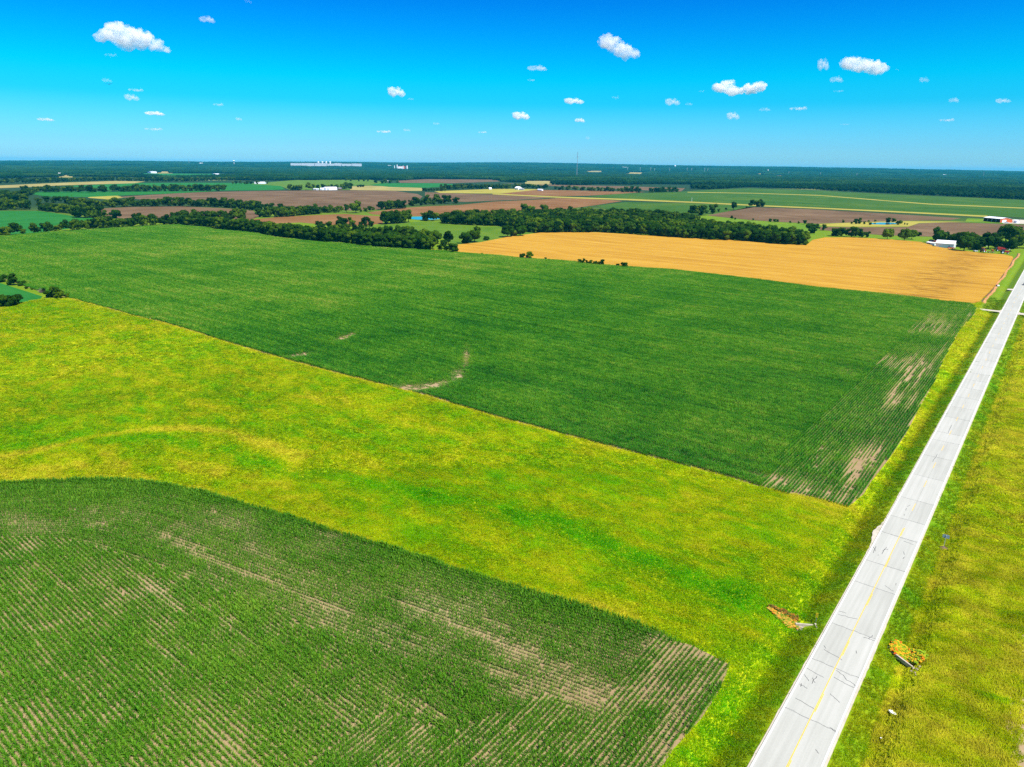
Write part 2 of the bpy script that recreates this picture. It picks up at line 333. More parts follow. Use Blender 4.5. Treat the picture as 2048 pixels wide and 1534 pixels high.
F = [
 ('soybean_field', [(-100, 422), (76, 422), (105, 425.5), (150, 433), (225, 438), (180, 452), (110, 461), (60, 468), (-100, 478)], .06, 'teal', 'blue green soybean field at the left edge behind the first hedge'),
 ('ploughed_field', [(150, 423), (203, 417), (260, 414), (360, 413), (440, 416), (505, 421), (520, 432), (500, 441), (420, 444), (340, 444), (290, 441), (235, 436)], .10, 'brown', 'brown ploughed field enclosed by tree rows at left'),
 ('ploughed_field', [(400, 447), (470, 442), (560, 434), (640, 430), (690, 428), (765, 433), (766, 447), (740, 450), (700, 452), (660, 450), (600, 445), (540, 447)], .14, 'redbrown', 'narrow brown ploughed field behind the long hedgerow'),
 ('dry_field', [(175, 395.5), (190, 391), (235, 391.5), (250, 395), (215, 399)], .12, 'gold', 'small yellow field sliver behind the tree band'),
 ('ploughed_field', [(235, 394), (300, 390), (350, 387), (420, 384), (520, 382), (640, 380.7), (740, 380.8), (790, 382), (835, 388), (845, 393), (835, 404), (800, 412), (755, 419), (700, 421), (600, 416), (520, 410), (380, 404), (300, 401)], .18, 'brown', 'wide brown ploughed field in front of the white barn'),
 ('ploughed_field', [(850, 384.5), (930, 387.5), (1020, 389.5), (1112, 394.5), (1060, 398.5), (985, 401.5), (930, 404), (880, 402), (850, 396)], .18, 'brown', 'brown ploughed wedge between two yellow field edges'),
 ('ploughed_field', [(735, 425), (805, 416), (860, 412.5), (915, 410.5), (985, 403.5), (1060, 400), (1115, 396.5), (1180, 398), (1245, 402), (1190, 410.5), (1100, 422), (1000, 428), (930, 426), (880, 434), (800, 431), (745, 429)], .14, 'redbrown', 'reddish ploughed field behind the dark wood'),
 ('ploughed_field', [(1000, 382.5), (1080, 379.8), (1180, 381.5), (1290, 384), (1235, 388), (1172, 391.5), (1110, 392.5), (1040, 389.5), (1000, 387.5)], .18, 'redbrown', 'reddish ploughed strip right of the far farmstead'),
 ('bean_field', [(1172, 393), (1250, 387), (1350, 384), (1420, 379.5), (1500, 376.5), (1640, 381.5), (1800, 389.5), (2200, 406), (2200, 442), (2048, 435.5), (1960, 431), (1800, 422.5), (1640, 414.5), (1540, 411), (1400, 404), (1250, 397.5)], .2, 'green2', 'broad striped green field in front of the far woods'),
 ('bean_field', [(1192, 411.5), (1250, 404), (1380, 406.5), (1520, 412.5), (1470, 421), (1435, 426), (1380, 432), (1340, 436), (1250, 430)], .14, 'green2', 'green field corner behind the dark wood'),
 ('dry_strip', [(985, 387), (1112, 393.2), (1250, 397.6), (1400, 404.2), (1530, 410.8), (1620, 414.5), (1800, 422.8), (1975, 431.5), (1975, 434.5), (1800, 425.5), (1620, 417), (1530, 413.2), (1400, 406.6), (1250, 400.5), (1112, 395.5), (985, 389)], .26, 'gold', 'long yellow grass strip along the green field'),
 ('dry_strip', [(1375, 384), (1500, 386), (1640, 390.3), (1780, 401.5), (1860, 407.5), (2200, 422), (2200, 424), (1860, 409.2), (1780, 403), (1640, 391.6), (1500, 387), (1375, 385)], .28, 'gold', 'thin golden terrace line across the broad green field'),
 ('ploughed_field', [(1415, 431), (1500, 414), (1640, 419.5), (1770, 427), (1922, 436.5), (1900, 440.5), (1795, 441.7), (1634, 447.5), (1560, 444), (1500, 440)], .14, 'brown', 'dark brown ploughed field left of the red machine shed'),
 ('bright_meadow', [(1370, 434), (1415, 431.5), (1500, 441), (1560, 445), (1634, 448.5), (1720, 446), (1700, 453), (1640, 453), (1630, 470), (1560, 460), (1480, 450), (1400, 440)], .10, 'bright', 'bright yellow green meadow behind the wood'),
 ('dry_strip', [(1634, 448.5), (1720, 444.8), (1797, 442.3), (1935, 443.6), (1838, 446), (1818, 453), (1700, 453.6), (1650, 452.5)], .16, 'gold', 'yellow grass around the small pond'),
 ('ploughed_field', [(1640, 453.5), (1700, 454.5), (1815, 454), (1838, 447), (1900, 444.5), (2200, 455), (2200, 478), (1980, 471), (1860, 473.5), (1760, 470), (1640, 460)], .14, 'brown', 'brown ploughed field behind the farmstead trees'),
 ('farmyard_grass', [(1935, 436.5), (1966, 438), (2030, 438.5), (2030, 448), (1930, 444)], .18, 'bright', 'green grass around the red machine shed'),
 ('gravel_yard', [(2014, 438.5), (2100, 442.5), (2200, 447), (2200, 452), (2048, 447.8), (2006, 447)], .24, 'gravel', 'white gravel yard beside the red machine shed'),
 ('meadow', [(700, 456), (817, 444.5), (868, 443), (1010, 451), (1070, 460), (1060, 470), (1000, 478), (960, 485), (912, 492), (880, 474), (800, 464)], .08, 'meadow', 'olive green meadow between the hedgerow and the wood'),
 ('soybean_field', [(40, 384), (200, 383), (400, 382), (450, 381), (400, 384), (330, 387.5), (240, 391), (180, 394), (90, 393)], .2, 'teal', 'teal green crop strip behind the tree band'),
 ('dry_field', [(-100, 374), (0, 371), (140, 365), (230, 362), (290, 363), (270, 366.5), (130, 370.5), (50, 374.5), (-100, 380)], .24, 'tan', 'tan dry field strip at the far left'),
 ('soybean_field', [(125, 372), (280, 366), (400, 365.5), (500, 366), (560, 370), (570, 379), (520, 380.5), (455, 381), (220, 381), (190, 376)], .22, 'teal', 'teal green crop field around the far barn'),
 ('soybean_field', [(262, 347.5), (300, 346.5), (470, 348.5), (490, 351), (420, 353), (330, 354.5)], .5, 'teal', 'pale teal field among the far woods at left'),
 ('bean_field', [(500, 368), (590, 360), (740, 359.5), (775, 366), (745, 371), (705, 372), (700, 379.5), (580, 379.8), (560, 372)], .24, 'meadow', 'light green field behind the white barn'),
 ('dry_field', [(703, 373), (740, 371.5), (845, 376), (845, 382), (790, 381.5), (700, 380)], .2, 'tan', 'tan stubble field right of the white barn'),
 ('soybean_field', [(738, 370), (765, 366.5), (880, 366.5), (930, 370.5), (850, 376), (780, 374)], .3, 'teal', 'dark teal crop strip in front of the far woods'),
 ('ploughed_field', [(795, 361.5), (850, 358.5), (990, 359.5), (1000, 363), (900, 366.5), (800, 365.5)], .3, 'brown', 'far brown field at the edge of the woods'),
 ('dry_field', [(868, 382.5), (1000, 377.5), (1085, 378.5), (1000, 387.5), (880, 386)], .2, 'gold', 'yellow farmyard ground of the far farmstead'),
 ('ploughed_field', [(1000, 366), (1095, 369.5), (1250, 372.5), (1370, 376.5), (1362, 383), (1300, 381), (1150, 374.5), (1060, 370)], .26, 'brown', 'thin brown strip before the far woods'),
]
for n_, p_, z_, m_, l_ in F: sheet(n_, p_, z_, M[m_], l_)
CLEAR = [[(1160, 342), (1215, 341.5), (1212, 347), (1165, 347)], [(1243, 344), (1300, 345.5), (1295, 352), (1248, 351)], [(1500, 347), (1545, 346), (1540, 352.5), (1505, 352.5)], [(1545, 351), (1570, 351), (1568, 356), (1550, 356)], [(2015, 368), (2100, 368), (2100, 374), (2024, 374)], [(118, 350), (145, 350), (145, 355), (118, 355)], [(825, 338), (850, 338), (850, 342), (825, 342)], [(1050, 362), (1110, 362), (1110, 369), (1050, 369)], [(315, 343), (345, 343), (345, 347), (315, 347)]]
for p_ in CLEAR: sheet('dry_field', p_, .6, M['tan'], 'pale clearing among the far woods')

# ponds
M['water'] = NT('pond_water', .06, .5).col((.02, .07, .13)).m
def pond(px, label, w=1.):
    o = sheet('pond', px, .3, M['water'], label); return o
pond([(816, 437.5), (825, 434), (850, 433.2), (880, 434), (888, 437), (870, 439.3), (835, 439.6)], 'blue farm pond between tree clumps at the edge of the meadow')
pond([(1738, 446.8), (1760, 445.3), (1790, 446), (1797, 448), (1775, 449.6), (1745, 448.7)], 'small blue pond ringed by bushes in the yellow grass')

# ------------------------------------------------------------------ road
road = obj('road', mesh('road', *(lambda p: ([(*st(-60, -4.1), -.11), (*st(-60, 4.1), -.11), (*st(1500, 4.1), -.11), (*st(1500, -4.1), -.11)], [(0, 3, 2, 1)]))(0), M['oldconc']))
tag(road, 'pale concrete two lane road running to the upper right', kind='structure')
JN = [-30, -15, 0, 13, 27, 41, 55, 69, 88.6, 102.1, 113.8, 130, 139.5, 154, 163.5, 175.5, 192, 208.4, 223, 231.3, 248.2, 261.1, 274, 288]
while JN[-1] < 560: JN.append(JN[-1] + random.uniform(11, 16))
rj = random.Random(3)
def slab_mesh(L, w):
    b = MB(); b.box(-.0, L, -w / 2, w / 2, -.10, 0); return b.mesh('concrete_slab', M['concrete'])
for a, b in zip(JN[:-1], JN[1:]):
    for side in (-1, 1):
        me = slab_mesh(b - a - .03, RW - .015)
        o = obj('concrete_slab', me, road); p = st(a + .015, side * RW / 2); o.location = (p[0], p[1], rj.uniform(-.003, .003)); o.rotation_euler = (0, 0, math.pi / 2 - ROAD_AZ)
far = MB(); far.box(JN[-1], 1500, -RW, RW, -.10, 0)
o = obj('concrete_slab', far.mesh('concrete_slab', M['concrete']), road); p = st(0, 0); o.location = (p[0], p[1], 0); o.rotation_euler = (0, 0, math.pi / 2 - ROAD_AZ); o['kind'] = 'stuff'
def road_part(name, strips, mat, z, label=None):
    b = MB()
    for pts, w in strips: b.ribbon([st(*q) for q in pts], w, z)
    o = obj(name, b.mesh(name, mat), road)
    if label: o['label'] = label
    return o
for sd_ in (-1, 1): road_part('edge_line', [([(q, sd_ * (RW - .22)) for q in range(-60, 1500, 20)], .17)], M['white'], .008)
road_part('centre_line', [([(q, .0) for q in np.arange(-60, 158.5, 6)] + [(158.6, 0)], .13)], M['yellow'], .008)
dash = [90.5, 105.9, 123, 139, 154.5, 169, 185, 199.5]
while dash[-1] < 1000: dash.append(dash[-1] + 15.3)
for q in [30, 45, 60, 75] + dash: road_part('dash_line', [([(q, -.17 if q < 158 else 0), (q + 4.6, -.17 if q < 158 else 0)], .12)], M['yellow'], .009)
# sealed joints and cracks
def wob(s0, t0, s1, t1, n=9, amp=.12, seed=0):
    r = random.Random(seed); out = []; a = 0
    for i in range(n):
        k = i / (n - 1); a = a * .6 + r.uniform(-amp, amp); out.append((s0 + (s1 - s0) * k + (a if 0 < i < n - 1 else 0), t0 + (t1 - t0) * k + (r.uniform(-amp, amp) * .4 if 0 < i < n - 1 else 0)))
    return out
for i, q in enumerate(JN):
    if q > 420: break
    road_part('road_joint', [(wob(q, RW - .1, q + rj.uniform(-.3, .3), -RW + .1, 12, .05 if q > 120 else .22, i), .05 + .05 * rj.random())], M['joint'] if rj.random() < .5 else M['tar'], .005)
cr_ = [(117, 3.2, 117.6, 0.2, .18), (118.2, 2.2, 118, 3.3, .2), (113.2, -2.6, 114.6, -2.8, .25), (112.9, -1.8, 113.3, -3.4, .2), (105.6, 2.6, 104.7, -.4, .1), (106.6, 2.9, 106, 2.4, .05), (101.6, -.3, 99.6, -3.6, .22), (99.8, -.4, 99.3, -3.4, .12),
       (98.4, 1.7, 96.2, 1.9, .25), (97.6, 2.1, 96.6, 1.5, .2), (97.5, 3.4, 96.4, 2.4, .1), (95.2, 3.1, 94.4, 3.0, .25), (94.9, 3.3, 94.6, 2.1, .15), (95.7, -.9, 94.7, -2.5, .08), (88.8, -2.6, 88.3, -3.5, .1), (83.5, -2.2, 83.1, -2.7, .1),
       (146.5, 3.1, 143.3, 2.9, .3), (145.9, 3.4, 144.5, 2.7, .3), (147.5, 1.3, 144, 1.4, .35), (146.9, .9, 145.2, 1.6, .3), (143.2, 1.9, 142.8, 2.0, .1), (147.8, -1.8, 146.6, -2.2, .1), (145.6, -2.4, 144.6, -2.3, .15), (132, -1.4, 131, -3.1, .12), (134.2, -2.9, 133.4, -3.0, .1),
       (166, 1.1, 165.2, 1.0, .1), (169.5, 1.3, 168.3, 1.1, .2), (172, .9, 170.6, 1.2, .2), (211, .5, 204, .8, .2), (240, .6, 232, .5, .15), (108.6, -1.6, 107.9, -1.8, .1), (152.6, -1, 152.2, -3, .1), (91.5, 2.9, 91, -.2, .06), (99.2, 3.6, 98.7, .8, .06)]
for i, (a, b, c, d, e) in enumerate(cr_): road_part('tar_crack', [(wob(a, b, c, d, 10, e, 50 + i), .075)], M['tar'], .006)
# gravel shoulders, driveways
def patch(name, pts, z, mat, label, kind='structure'):
    o = sheet(name, [st(*q) for q in pts], z, mat, label, world=True, skirt=False); return o
for sd_ in (1, -1):
    b = MB(); r = random.Random(5 + sd_); pts = [(q, sd_ * 4.08) for q in np.arange(-60, 700, 1.2)]
    w = [max(.2, .2 + .05 * (math.sin(q * .11 + sd_) * math.sin(q * .043)) + r.uniform(-.12, .12) + (.9 * math.exp(-((q - 153) / 4.5) ** 2) if sd_ > 0 else 0)) for q, _ in pts]
    b.ribbon([st(q, t_ + sd_ * (ww / 2 - .25)) for (q, t_), ww in zip(pts, w)], w, -.10); o = obj('gravel_shoulder', b.mesh('gravel_shoulder', M['gravel'])); tag(o, 'thin pale gravel edge %s of the road' % ('left' if sd_ > 0 else 'right'), kind='structure')
patch('driveway', [(462.5, 3.9), (465.5, 4.8), (466, 7), (466, 14), (470.5, 14), (470.5, 7), (471, 4.8), (475, 3.9)], .02, M['gravel'], 'short pale driveway stub left of the road')
patch('driveway', [(462.5, -3.9), (465, -5), (465, -40), (471, -40), (471, -5), (475, -3.9)], .02, M['gravel'], 'pale side road joining from the right')
patch('driveway', [(560, 3.9), (561, 7), (566, 7), (568, 3.9)], .02, M['gravel'], 'tiny paved stub at the left road edge near the wheat')
patch('farm_track', [(465.5, 14), (466.5, 24), (468, 30), (470, 30), (469.5, 24), (470, 14)], .03, M['tan'], 'worn tan track to the corner of the corn')
b = MB(); pts = [(q, 13.9 + .5 * math.sin(q / 13)) for q in np.arange(492, 830, 5)]; b.ribbon([st(*q) for q in pts], [1.5 + .5 * math.sin(q * .37) for q, _ in pts], .05)
o = obj('clay_ditch', b.mesh('clay_ditch', M['clay'])); tag(o, 'narrow orange clay ditch between wheat and mown grass', kind='structure')
b = MB(); pts = [(q, 15.1 + .5 * math.sin(q / 13)) for q in np.arange(492, 830, 5)]; b.ribbon([st(*q) for q in pts], [.7 + .3 * math.sin(q * .37) for q, _ in pts], .055)
o = obj('clay_ditch', b.mesh('clay_ditch', plain('dark_clay', (.12, .05, .03)))); tag(o, 'narrow dark strip of the clay ditch beside the wheat', kind='structure')  # darker clay ribbon on the wheat side of the ditch
b = MB(); pts = [(q, -25.2 + .7 * math.sin(q / 3.3) + .4 * math.sin(q / 1.1)) for q in np.arange(20, 260, 1.)]; b.ribbon([st(*q) for q in pts], 5., .05)
o = obj('bare_soil_strip', b.mesh('bare_soil_strip', M['soil'])); tag(o, 'bare brownish soil strip at the right edge', kind='structure')
# ------------------------------------------------------------------ corn
def m_corn(name, cs, tr=.3):
    t = NT(name, .6, .12); rnd = t.nd('ShaderNodeObjectInfo').outputs['Random']
    n = t.noise(t.pos(), .035, 3., .6); a = t.math('ADD', t.math('ADD', t.math('MULTIPLY', rnd, .3), t.math('MULTIPLY', n, .6)), t.attr('tint'))
    return t.leaf(t.ramp(a, [(p, c) for p, c in zip((.2, .45, .7, .95), cs)]), tr).m
M['corn1'] = m_corn('corn_leaf_near', [(.05, .19, .005), (.10, .275, .010), (.22, .39, .025), (.46, .45, .09)], .4)
M['corn2'] = m_corn('corn_leaf_far', [(.012, .13, .006), (.050, .235, .008), (.14, .34, .014), (.36, .42, .06)], .4)
def leaf_geo(b, base, az, L, w, rise, seg, droop, rr):
    d = Vector((math.cos(az), math.sin(az), 0)); sd = Vector((-math.sin(az), math.cos(az), 0)); prev = None; v = []
    for i in range(seg + 1):
        k = i / seg; p = Vector(base) + d * L * (k - .12 * k * k) + Vector((0, 0, rise * math.sin(k * droop)))
        ww = w * (1 - k ** 1.8) * (.55 + .45 * min(1, k * 4)); tw = Vector((0, 0, ww * .35 * rr)); v += [p + sd * ww / 2 + tw, p - sd * ww / 2 - tw * .3]
    b.add(v, [(2 * i, 2 * i + 1, 2 * i + 3, 2 * i + 2) for i in range(seg)])
def plant(b, x, y, h, r, nl=9, seg=4, wl=.09, LL=.62):
    b.tube((x, y, 0), (x, y, h * .55), .016, .01, 4); a0 = r.uniform(0, 6.28)
    for i in range(nl):
        k = i / (nl - 1); az = a0 + math.pi * (i % 2) + r.uniform(-.5, .5)
        leaf_geo(b, (x, y, h * (.08 + .5 * k)), az, LL * h * (1.0 - .35 * abs(k - .4) * 2) * r.uniform(.8, 1.15), wl * h * r.uniform(.8, 1.2), h * (.22 + .3 * k), seg, 2.5 - .9 * k + r.uniform(-.3, .3), r.uniform(-1, 1))
def near_plants():
    out = []
    for i in range(5):
        r = random.Random(i); b = MB(); plant(b, 0, 0, 1., r, 9, 4, .1, .62); out.append(b.mesh('corn_plant', M['corn1']))
    return out
# rows: outer rows follow the curved edge, inner rows run square to the road
cb = PP(CB); tk = np.concatenate([[0], np.cumsum(np.hypot(*np.diff(cb, axis=0).T))])
ts = np.linspace(0, tk[-1], 900); cx = np.interp(ts, tk, cb[:, 0]); cy = np.interp(ts, tk, cb[:, 1])
ker = np.hanning(91); ker /= ker.sum()
cx = np.convolve(np.pad(cx, 45, 'reflect', reflect_type='odd'), ker, 'valid'); cy = np.convolve(np.pad(cy, 45, 'reflect', reflect_type='odd'), ker, 'valid')
pts, hd = [], []
DEP = 27.0
for i in range(int(DEP / .76)):
    d = .5 + i * .76; tx = np.gradient(cx); ty = np.gradient(cy); l = np.hypot(tx, ty); nx, ny = ty / l, -tx / l      # inward = towards camera
    ox, oy = cx + nx * d, cy + ny * d; ok_ = (np.gradient(ox) * tx + np.gradient(oy) * ty) > 0
    q = np.concatenate([[0], np.cumsum(np.hypot(np.diff(ox), np.diff(oy)))]); ss_ = np.arange(0, q[-1], .17)
    X = np.interp(ss_, q, ox); Y = np.interp(ss_, q, oy); A_ = np.arctan2(np.interp(ss_, q, ty), np.interp(ss_, q, tx)); pts.append(np.stack([X, Y], 1)); hd.append(np.stack([np.full(len(X), i * 1.), ss_], 1))
pa = np.concatenate(pts); ha = np.concatenate(hd)
s_, t_ = np.meshgrid(np.arange(-60, 260, .76), np.arange(8, 260, .17), indexing='ij'); s_, t_ = s_.ravel(), t_.ravel()
pb = U2[None] * s_[:, None] + N2[None] * (t_[:, None] + ROAD_N)
dB = distpoly(pb[:, 0], pb[:, 1], np.stack([cx, cy], 1)[::12]); inH = inpoly(pb[:, 0], pb[:, 1], HEADW)
kb = (dB > DEP - .25) & ~inH; pb = pb[kb]; hb_ = np.stack([s_ / .76 + 500, t_], 1)[kb]
t2, s2 = np.meshgrid(np.arange(8, 200, .76), np.arange(-60, 200, .17), indexing='ij'); t2, s2 = t2.ravel(), s2.ravel()
pc = U2[None] * s2[:, None] + N2[None] * (t2[:, None] + ROAD_N); kc = inpoly(pc[:, 0], pc[:, 1], HEADW); pc = pc[kc]; hc_ = np.stack([t2 / .76 + 900, s2], 1)[kc]
ka = ~inpoly(pa[:, 0], pa[:, 1], HEADW); pa = pa[ka]; ha = ha[ka]; rowc = np.concatenate([ha, hb_, hc_])
allp = np.concatenate([pa, pb, pc]); zone = np.concatenate([np.zeros(len(pa)), np.ones(len(pb)), np.full(len(pc), 2)])
k = inpoly(allp[:, 0], allp[:, 1], NEARW) & seen(allp[:, 0], allp[:, 1]); allp, zone, rowc = allp[k], zone[k], rowc[k]
n = len(allp); x, y = allp.T
px_, py_ = proj(np.stack([x, y, np.zeros(n)], 1))
dE = distpoly(x, y, np.stack([cx, cy], 1)[::12])
vig = .72 + .5 * fbm(x, y, 14, 3) + .25 * (fbm(x, y, 3, 9) - .5)
vig += .14 * np.exp(-(dE / 6) ** 2) - .04
bare = np.zeros(n)
def blob(cx_, cy_, rx, ry, a=1., ang=0.):        # weak spots, given in picture pixels
    c, s = math.cos(R(ang)), math.sin(R(ang)); u = (px_ - cx_) * c + (py_ - cy_) * s; w_ = -(px_ - cx_) * s + (py_ - cy_) * c
    return a * np.exp(-(u / rx) ** 2 - (w_ / ry) ** 2)
for q in [(420, 1120, 110, 9, .9, 24), (250, 1150, 90, 12, .5, 25), (60, 1180, 60, 22, .35, 40), (110, 1160, 60, 8, .6, 35), (20, 1045, 90, 16, .55, 5), (1070, 1330, 150, 34, .55, 22), (1150, 1395, 90, 22, .6, 15), (905, 1250, 110, 5, .8, 22), (840, 1420, 60, 14, .5, 20), (1340, 1330, 60, 120, .25, 30), (1330, 1490, 25, 90, .6, 28), (1400, 1300, 50, 12, .7, 20), (620, 1200, 90, 10, .35, 25), (200, 1290, 60, 8, .3, 40), (760, 1500, 70, 18, .3, 0), (1180, 1480, 60, 40, .25, 0), (40, 1090, 50, 30, .35, 0)]: bare += blob(*q)
bare = np.clip(bare * .68 + .22 * sstep(.58, .72, fbm(x, y, 5, 21)), 0, 1)
ri, al = np.round(rowc[:, 0]), rowc[:, 1]; sk = fbm(ri / 2.2, al / 16, 1., 405, 2); rj_ = plnoise(ri * 1.31, al / 30, 1., 411) - .5
bare += (zone == 2) * .12 + .04 * (dE > 14) + .22 * sstep(.62, .76, sk) * (dE > 5); vig = vig * (1 + .22 * rj_) - .17 * (zone == 0) * (dE > 1.5)
vig = np.clip(vig * (1 - .62 * bare) * RNG.uniform(.75, 1.15, n), .2, 1.35)
keep = (RNG.random(n) > .04 + .55 * bare ** 2); allp, vig, x, y, zone, bare = allp[keep], vig[keep], x[keep], y[keep], zone[keep], bare[keep]; n = len(allp)
hgt = vig * .98
scl = np.stack([hgt * 1.16, hgt * 1.16, hgt * 1.2], 1); rot = np.stack([RNG.uniform(-.1, .1, n), RNG.uniform(-.1, .1, n), RNG.uniform(0, 6.28, n)], 1)
P3 = np.stack([x + RNG.normal(0, .03, n), y + RNG.normal(0, .03, n), np.full(n, .03)], 1)
print('near corn', n)
instancer('corn_plants', P3, rot, scl, RNG.integers(0, 5, n), near_plants(), M['corn1'], 'rows of young corn plants in the nearest field', 'corn', tint=.06 * bare - .05 * (zone == 2) + RNG.normal(0, .03, n) - .06 * np.exp(-(dE[keep] / 4) ** 2))

def row_chunk(L, seed, mat):
    r = random.Random(seed); b = MB(); q = 0.
    while q < L:
        h = r.uniform(.85, 1.1); x = -L / 2 + q; y = r.uniform(-.04, .04); a0 = r.uniform(0, 6.28)
        for i in range(8):
            kk = i / 7; leaf_geo(b, (x, y, h * (.1 + .5 * kk)), a0 + math.pi * (i % 2) + r.uniform(-.6, .6), .6 * h * r.uniform(.7, 1.1), .12 * h, h * (.2 + .3 * kk), 2, 2.3 - .8 * kk, r.uniform(-1, 1))
        q += .21
    return b.mesh('corn_row', mat)
# the large field: rows square to the road, the road end planted along the road
Ls = 2.0
s_, t_ = np.meshgrid(np.arange(120, 900, .76), np.arange(9, 900, Ls), indexing='ij'); s_, t_ = s_.ravel(), t_.ravel()
hb = np.interp(s_, [130, 200, 300, 400, 480], [33, 35, 35.5, 37, 38])
kk = t_ > hb - 1.3; s_, t_ = s_[kk], t_[kk]
t2, s2 = np.meshgrid(np.arange(9, 40, .76), np.arange(120, 500, Ls), indexing='ij'); t2, s2 = t2.ravel(), s2.ravel()
k2 = t2 < np.interp(s2, [130, 200, 300, 400, 480], [33, 35, 35.5, 37, 38]); s2, t2 = s2[k2], t2[k2]
sA = np.concatenate([s_, s2]); tA = np.concatenate([t_, t2]); zn = np.concatenate([np.zeros(len(s_)), np.ones(len(s2))])
x, y = (U2[None] * sA[:, None] + N2[None] * (tA[:, None] + ROAD_N)).T
k = inpoly(x, y, BIGW) & seen(x, y, 0, 120, 100); x, y, sA, tA, zn = x[k], y[k], sA[k], tA[k], zn[k]; n = len(x)
px_, py_ = proj(np.stack([x, y, np.zeros(n)], 1))
bare = np.zeros(n)
for q in [(692, 675, 26, 5, 1.1, -20), (600, 712, 30, 4, 1., -8), (838, 776, 44, 8, 1.1, -4), (933, 715, 9, 24, .9, 5), (918, 750, 14, 12, .9, 30), (880, 769, 26, 6, .8, -10), (790, 775, 40, 4, .5, 5), (560, 700, 60, 3, .3, 0), (1565, 968, 40, 12, 1., 10), (1530, 955, 40, 5, .6, 10), (1705, 945, 14, 28, .95, 30), (1835, 745, 20, 34, .9, 25), (1790, 785, 14, 42, .65, 28), (1760, 720, 60, 16, .45, 10), (1690, 745, 40, 14, .4, 0), (1800, 660, 90, 14, .3, 0), (1870, 650, 40, 24, .3, 20), (1640, 985, 40, 14, .4, 15), (1700, 1000, 40, 12, .5, 5), (1650, 920, 20, 30, .35, 30), (1745, 920, 20, 40, .45, 30), (320, 636, 60, 2.5, .4, 0), (1090, 595, 120, 3, .1, 0)]: bare += blob(*q)
rs_ = plnoise(np.round(tA / .76) * 1.7, sA / 14, 1., 505); bare = np.where(zn == 1, bare * (.25 + 1.3 * sstep(.3, .7, rs_)) + .55 * sstep(.58, .8, fbm(tA / 1.9, sA / 30, 1., 507, 2)) * sstep(26, 12, tA), bare)
bare = np.clip(bare * (.65 + .7 * fbm(x, y, 4, 77)), 0, 1)
hx = zn * (.25 + .10 * (fbm(x, y, 25, 5) - .5)) * np.clip(sstep(.3, .62, fbm(x, y, 30, 31)) + .45, 0, 1)
far_ = sstep(200, 420, np.hypot(x, y))
wid = np.clip(1.18 - .75 * bare - .9 * hx * (1 - .0 * far_), .18, 1.3) * RNG.uniform(.85, 1.15, n); hgt = np.clip(1.2 - .85 * bare - .55 * hx, .2, 2) * (.85 + .3 * fbm(x, y, 40, 8)) * RNG.uniform(.88, 1.1, n)
edge = distpoly(x, y, PP(BIG_LOW)); 
ang = np.where(zn == 0, math.atan2(N2[1], N2[0]), math.atan2(U2[1], U2[0]))
keep = RNG.random(n) > bare ** 2 * .4
rowk = np.where(zn == 0, sA, tA); rown = plnoise(np.round(rowk / .76) * 1.37, np.zeros(n), 1., 91) - .5; rowb = fbm(sA / 3.2, tA / 90, 1., 93, 2) - .5
hgt = hgt * (1 + .35 * rown + .50 * rowb)
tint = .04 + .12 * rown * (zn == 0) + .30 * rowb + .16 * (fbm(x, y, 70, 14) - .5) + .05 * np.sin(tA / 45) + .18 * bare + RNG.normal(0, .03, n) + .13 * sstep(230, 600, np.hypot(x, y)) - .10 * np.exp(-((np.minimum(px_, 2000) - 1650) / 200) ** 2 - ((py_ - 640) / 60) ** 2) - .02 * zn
rot = np.stack([np.zeros(n), np.zeros(n), ang + math.pi * RNG.integers(0, 2, n)], 1); scl = np.stack([np.ones(n) * 1.02, wid, hgt], 1)
P3 = np.stack([x, y, np.full(n, .03)], 1); print('big corn', keep.sum())
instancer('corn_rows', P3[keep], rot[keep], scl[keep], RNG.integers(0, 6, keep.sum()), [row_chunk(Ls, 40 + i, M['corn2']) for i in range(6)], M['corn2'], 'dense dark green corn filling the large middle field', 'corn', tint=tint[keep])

# ------------------------------------------------------------------ grass
def m_grass():
    t = NT('grass_blades', .8, .03); c, a = grass_color(t, True); L3 = t.nd('ShaderNodeCombineXYZ', {0: t.lum, 1: t.lum, 2: t.lum}).outputs[0]; return t.leaf(t.mix(1., c, L3, 'MULTIPLY'), .5).m
M['grass'] = m_grass()
def tuft(seed, nb=26, h=.6, rad=.55):
    r = random.Random(seed); b = MB()
    for i in range(nb):
        a = r.uniform(0, 6.28); q = rad * math.sqrt(r.random()); x, y = q * math.cos(a), q * math.sin(a); hh = h * r.uniform(.3, .7); w = r.uniform(.04, .08)
        lx, ly = .8 * hh + r.gauss(0, .6 * hh), -.1 * hh + r.gauss(0, .6 * hh); o_ = r.uniform(0, 3.14); wx, wy = w * math.cos(o_), w * math.sin(o_)
        b.add([(x - wx, y - wy, 0), (x + wx, y + wy, 0), (x + wx * .7 + lx * .4, y + wy * .7 + ly * .4, hh * .62), (x - wx * .7 + lx * .4, y - wy * .7 + ly * .4, hh * .62), (x + lx * 1.25, y + ly * 1.25, hh)], [(0, 1, 2, 3), (3, 2, 4)])
    return b.mesh('grass_tuft', M['grass'])
STRIP = PP([(-200, 640), (0, 612), (45, 605), (80, 598), (143, 597)] + BIG_LOW[1:] + [(1727, 987), (1770, 1000), (1500, 1420), (1290, 1700), (1290, 1590), (1347, 1497)] + [(1369, 1475), (1404, 1435), (1435, 1387), (1461, 1330), (1444, 1321), (1382, 1290), (1347, 1281)] + CB[::-1])
gp = []
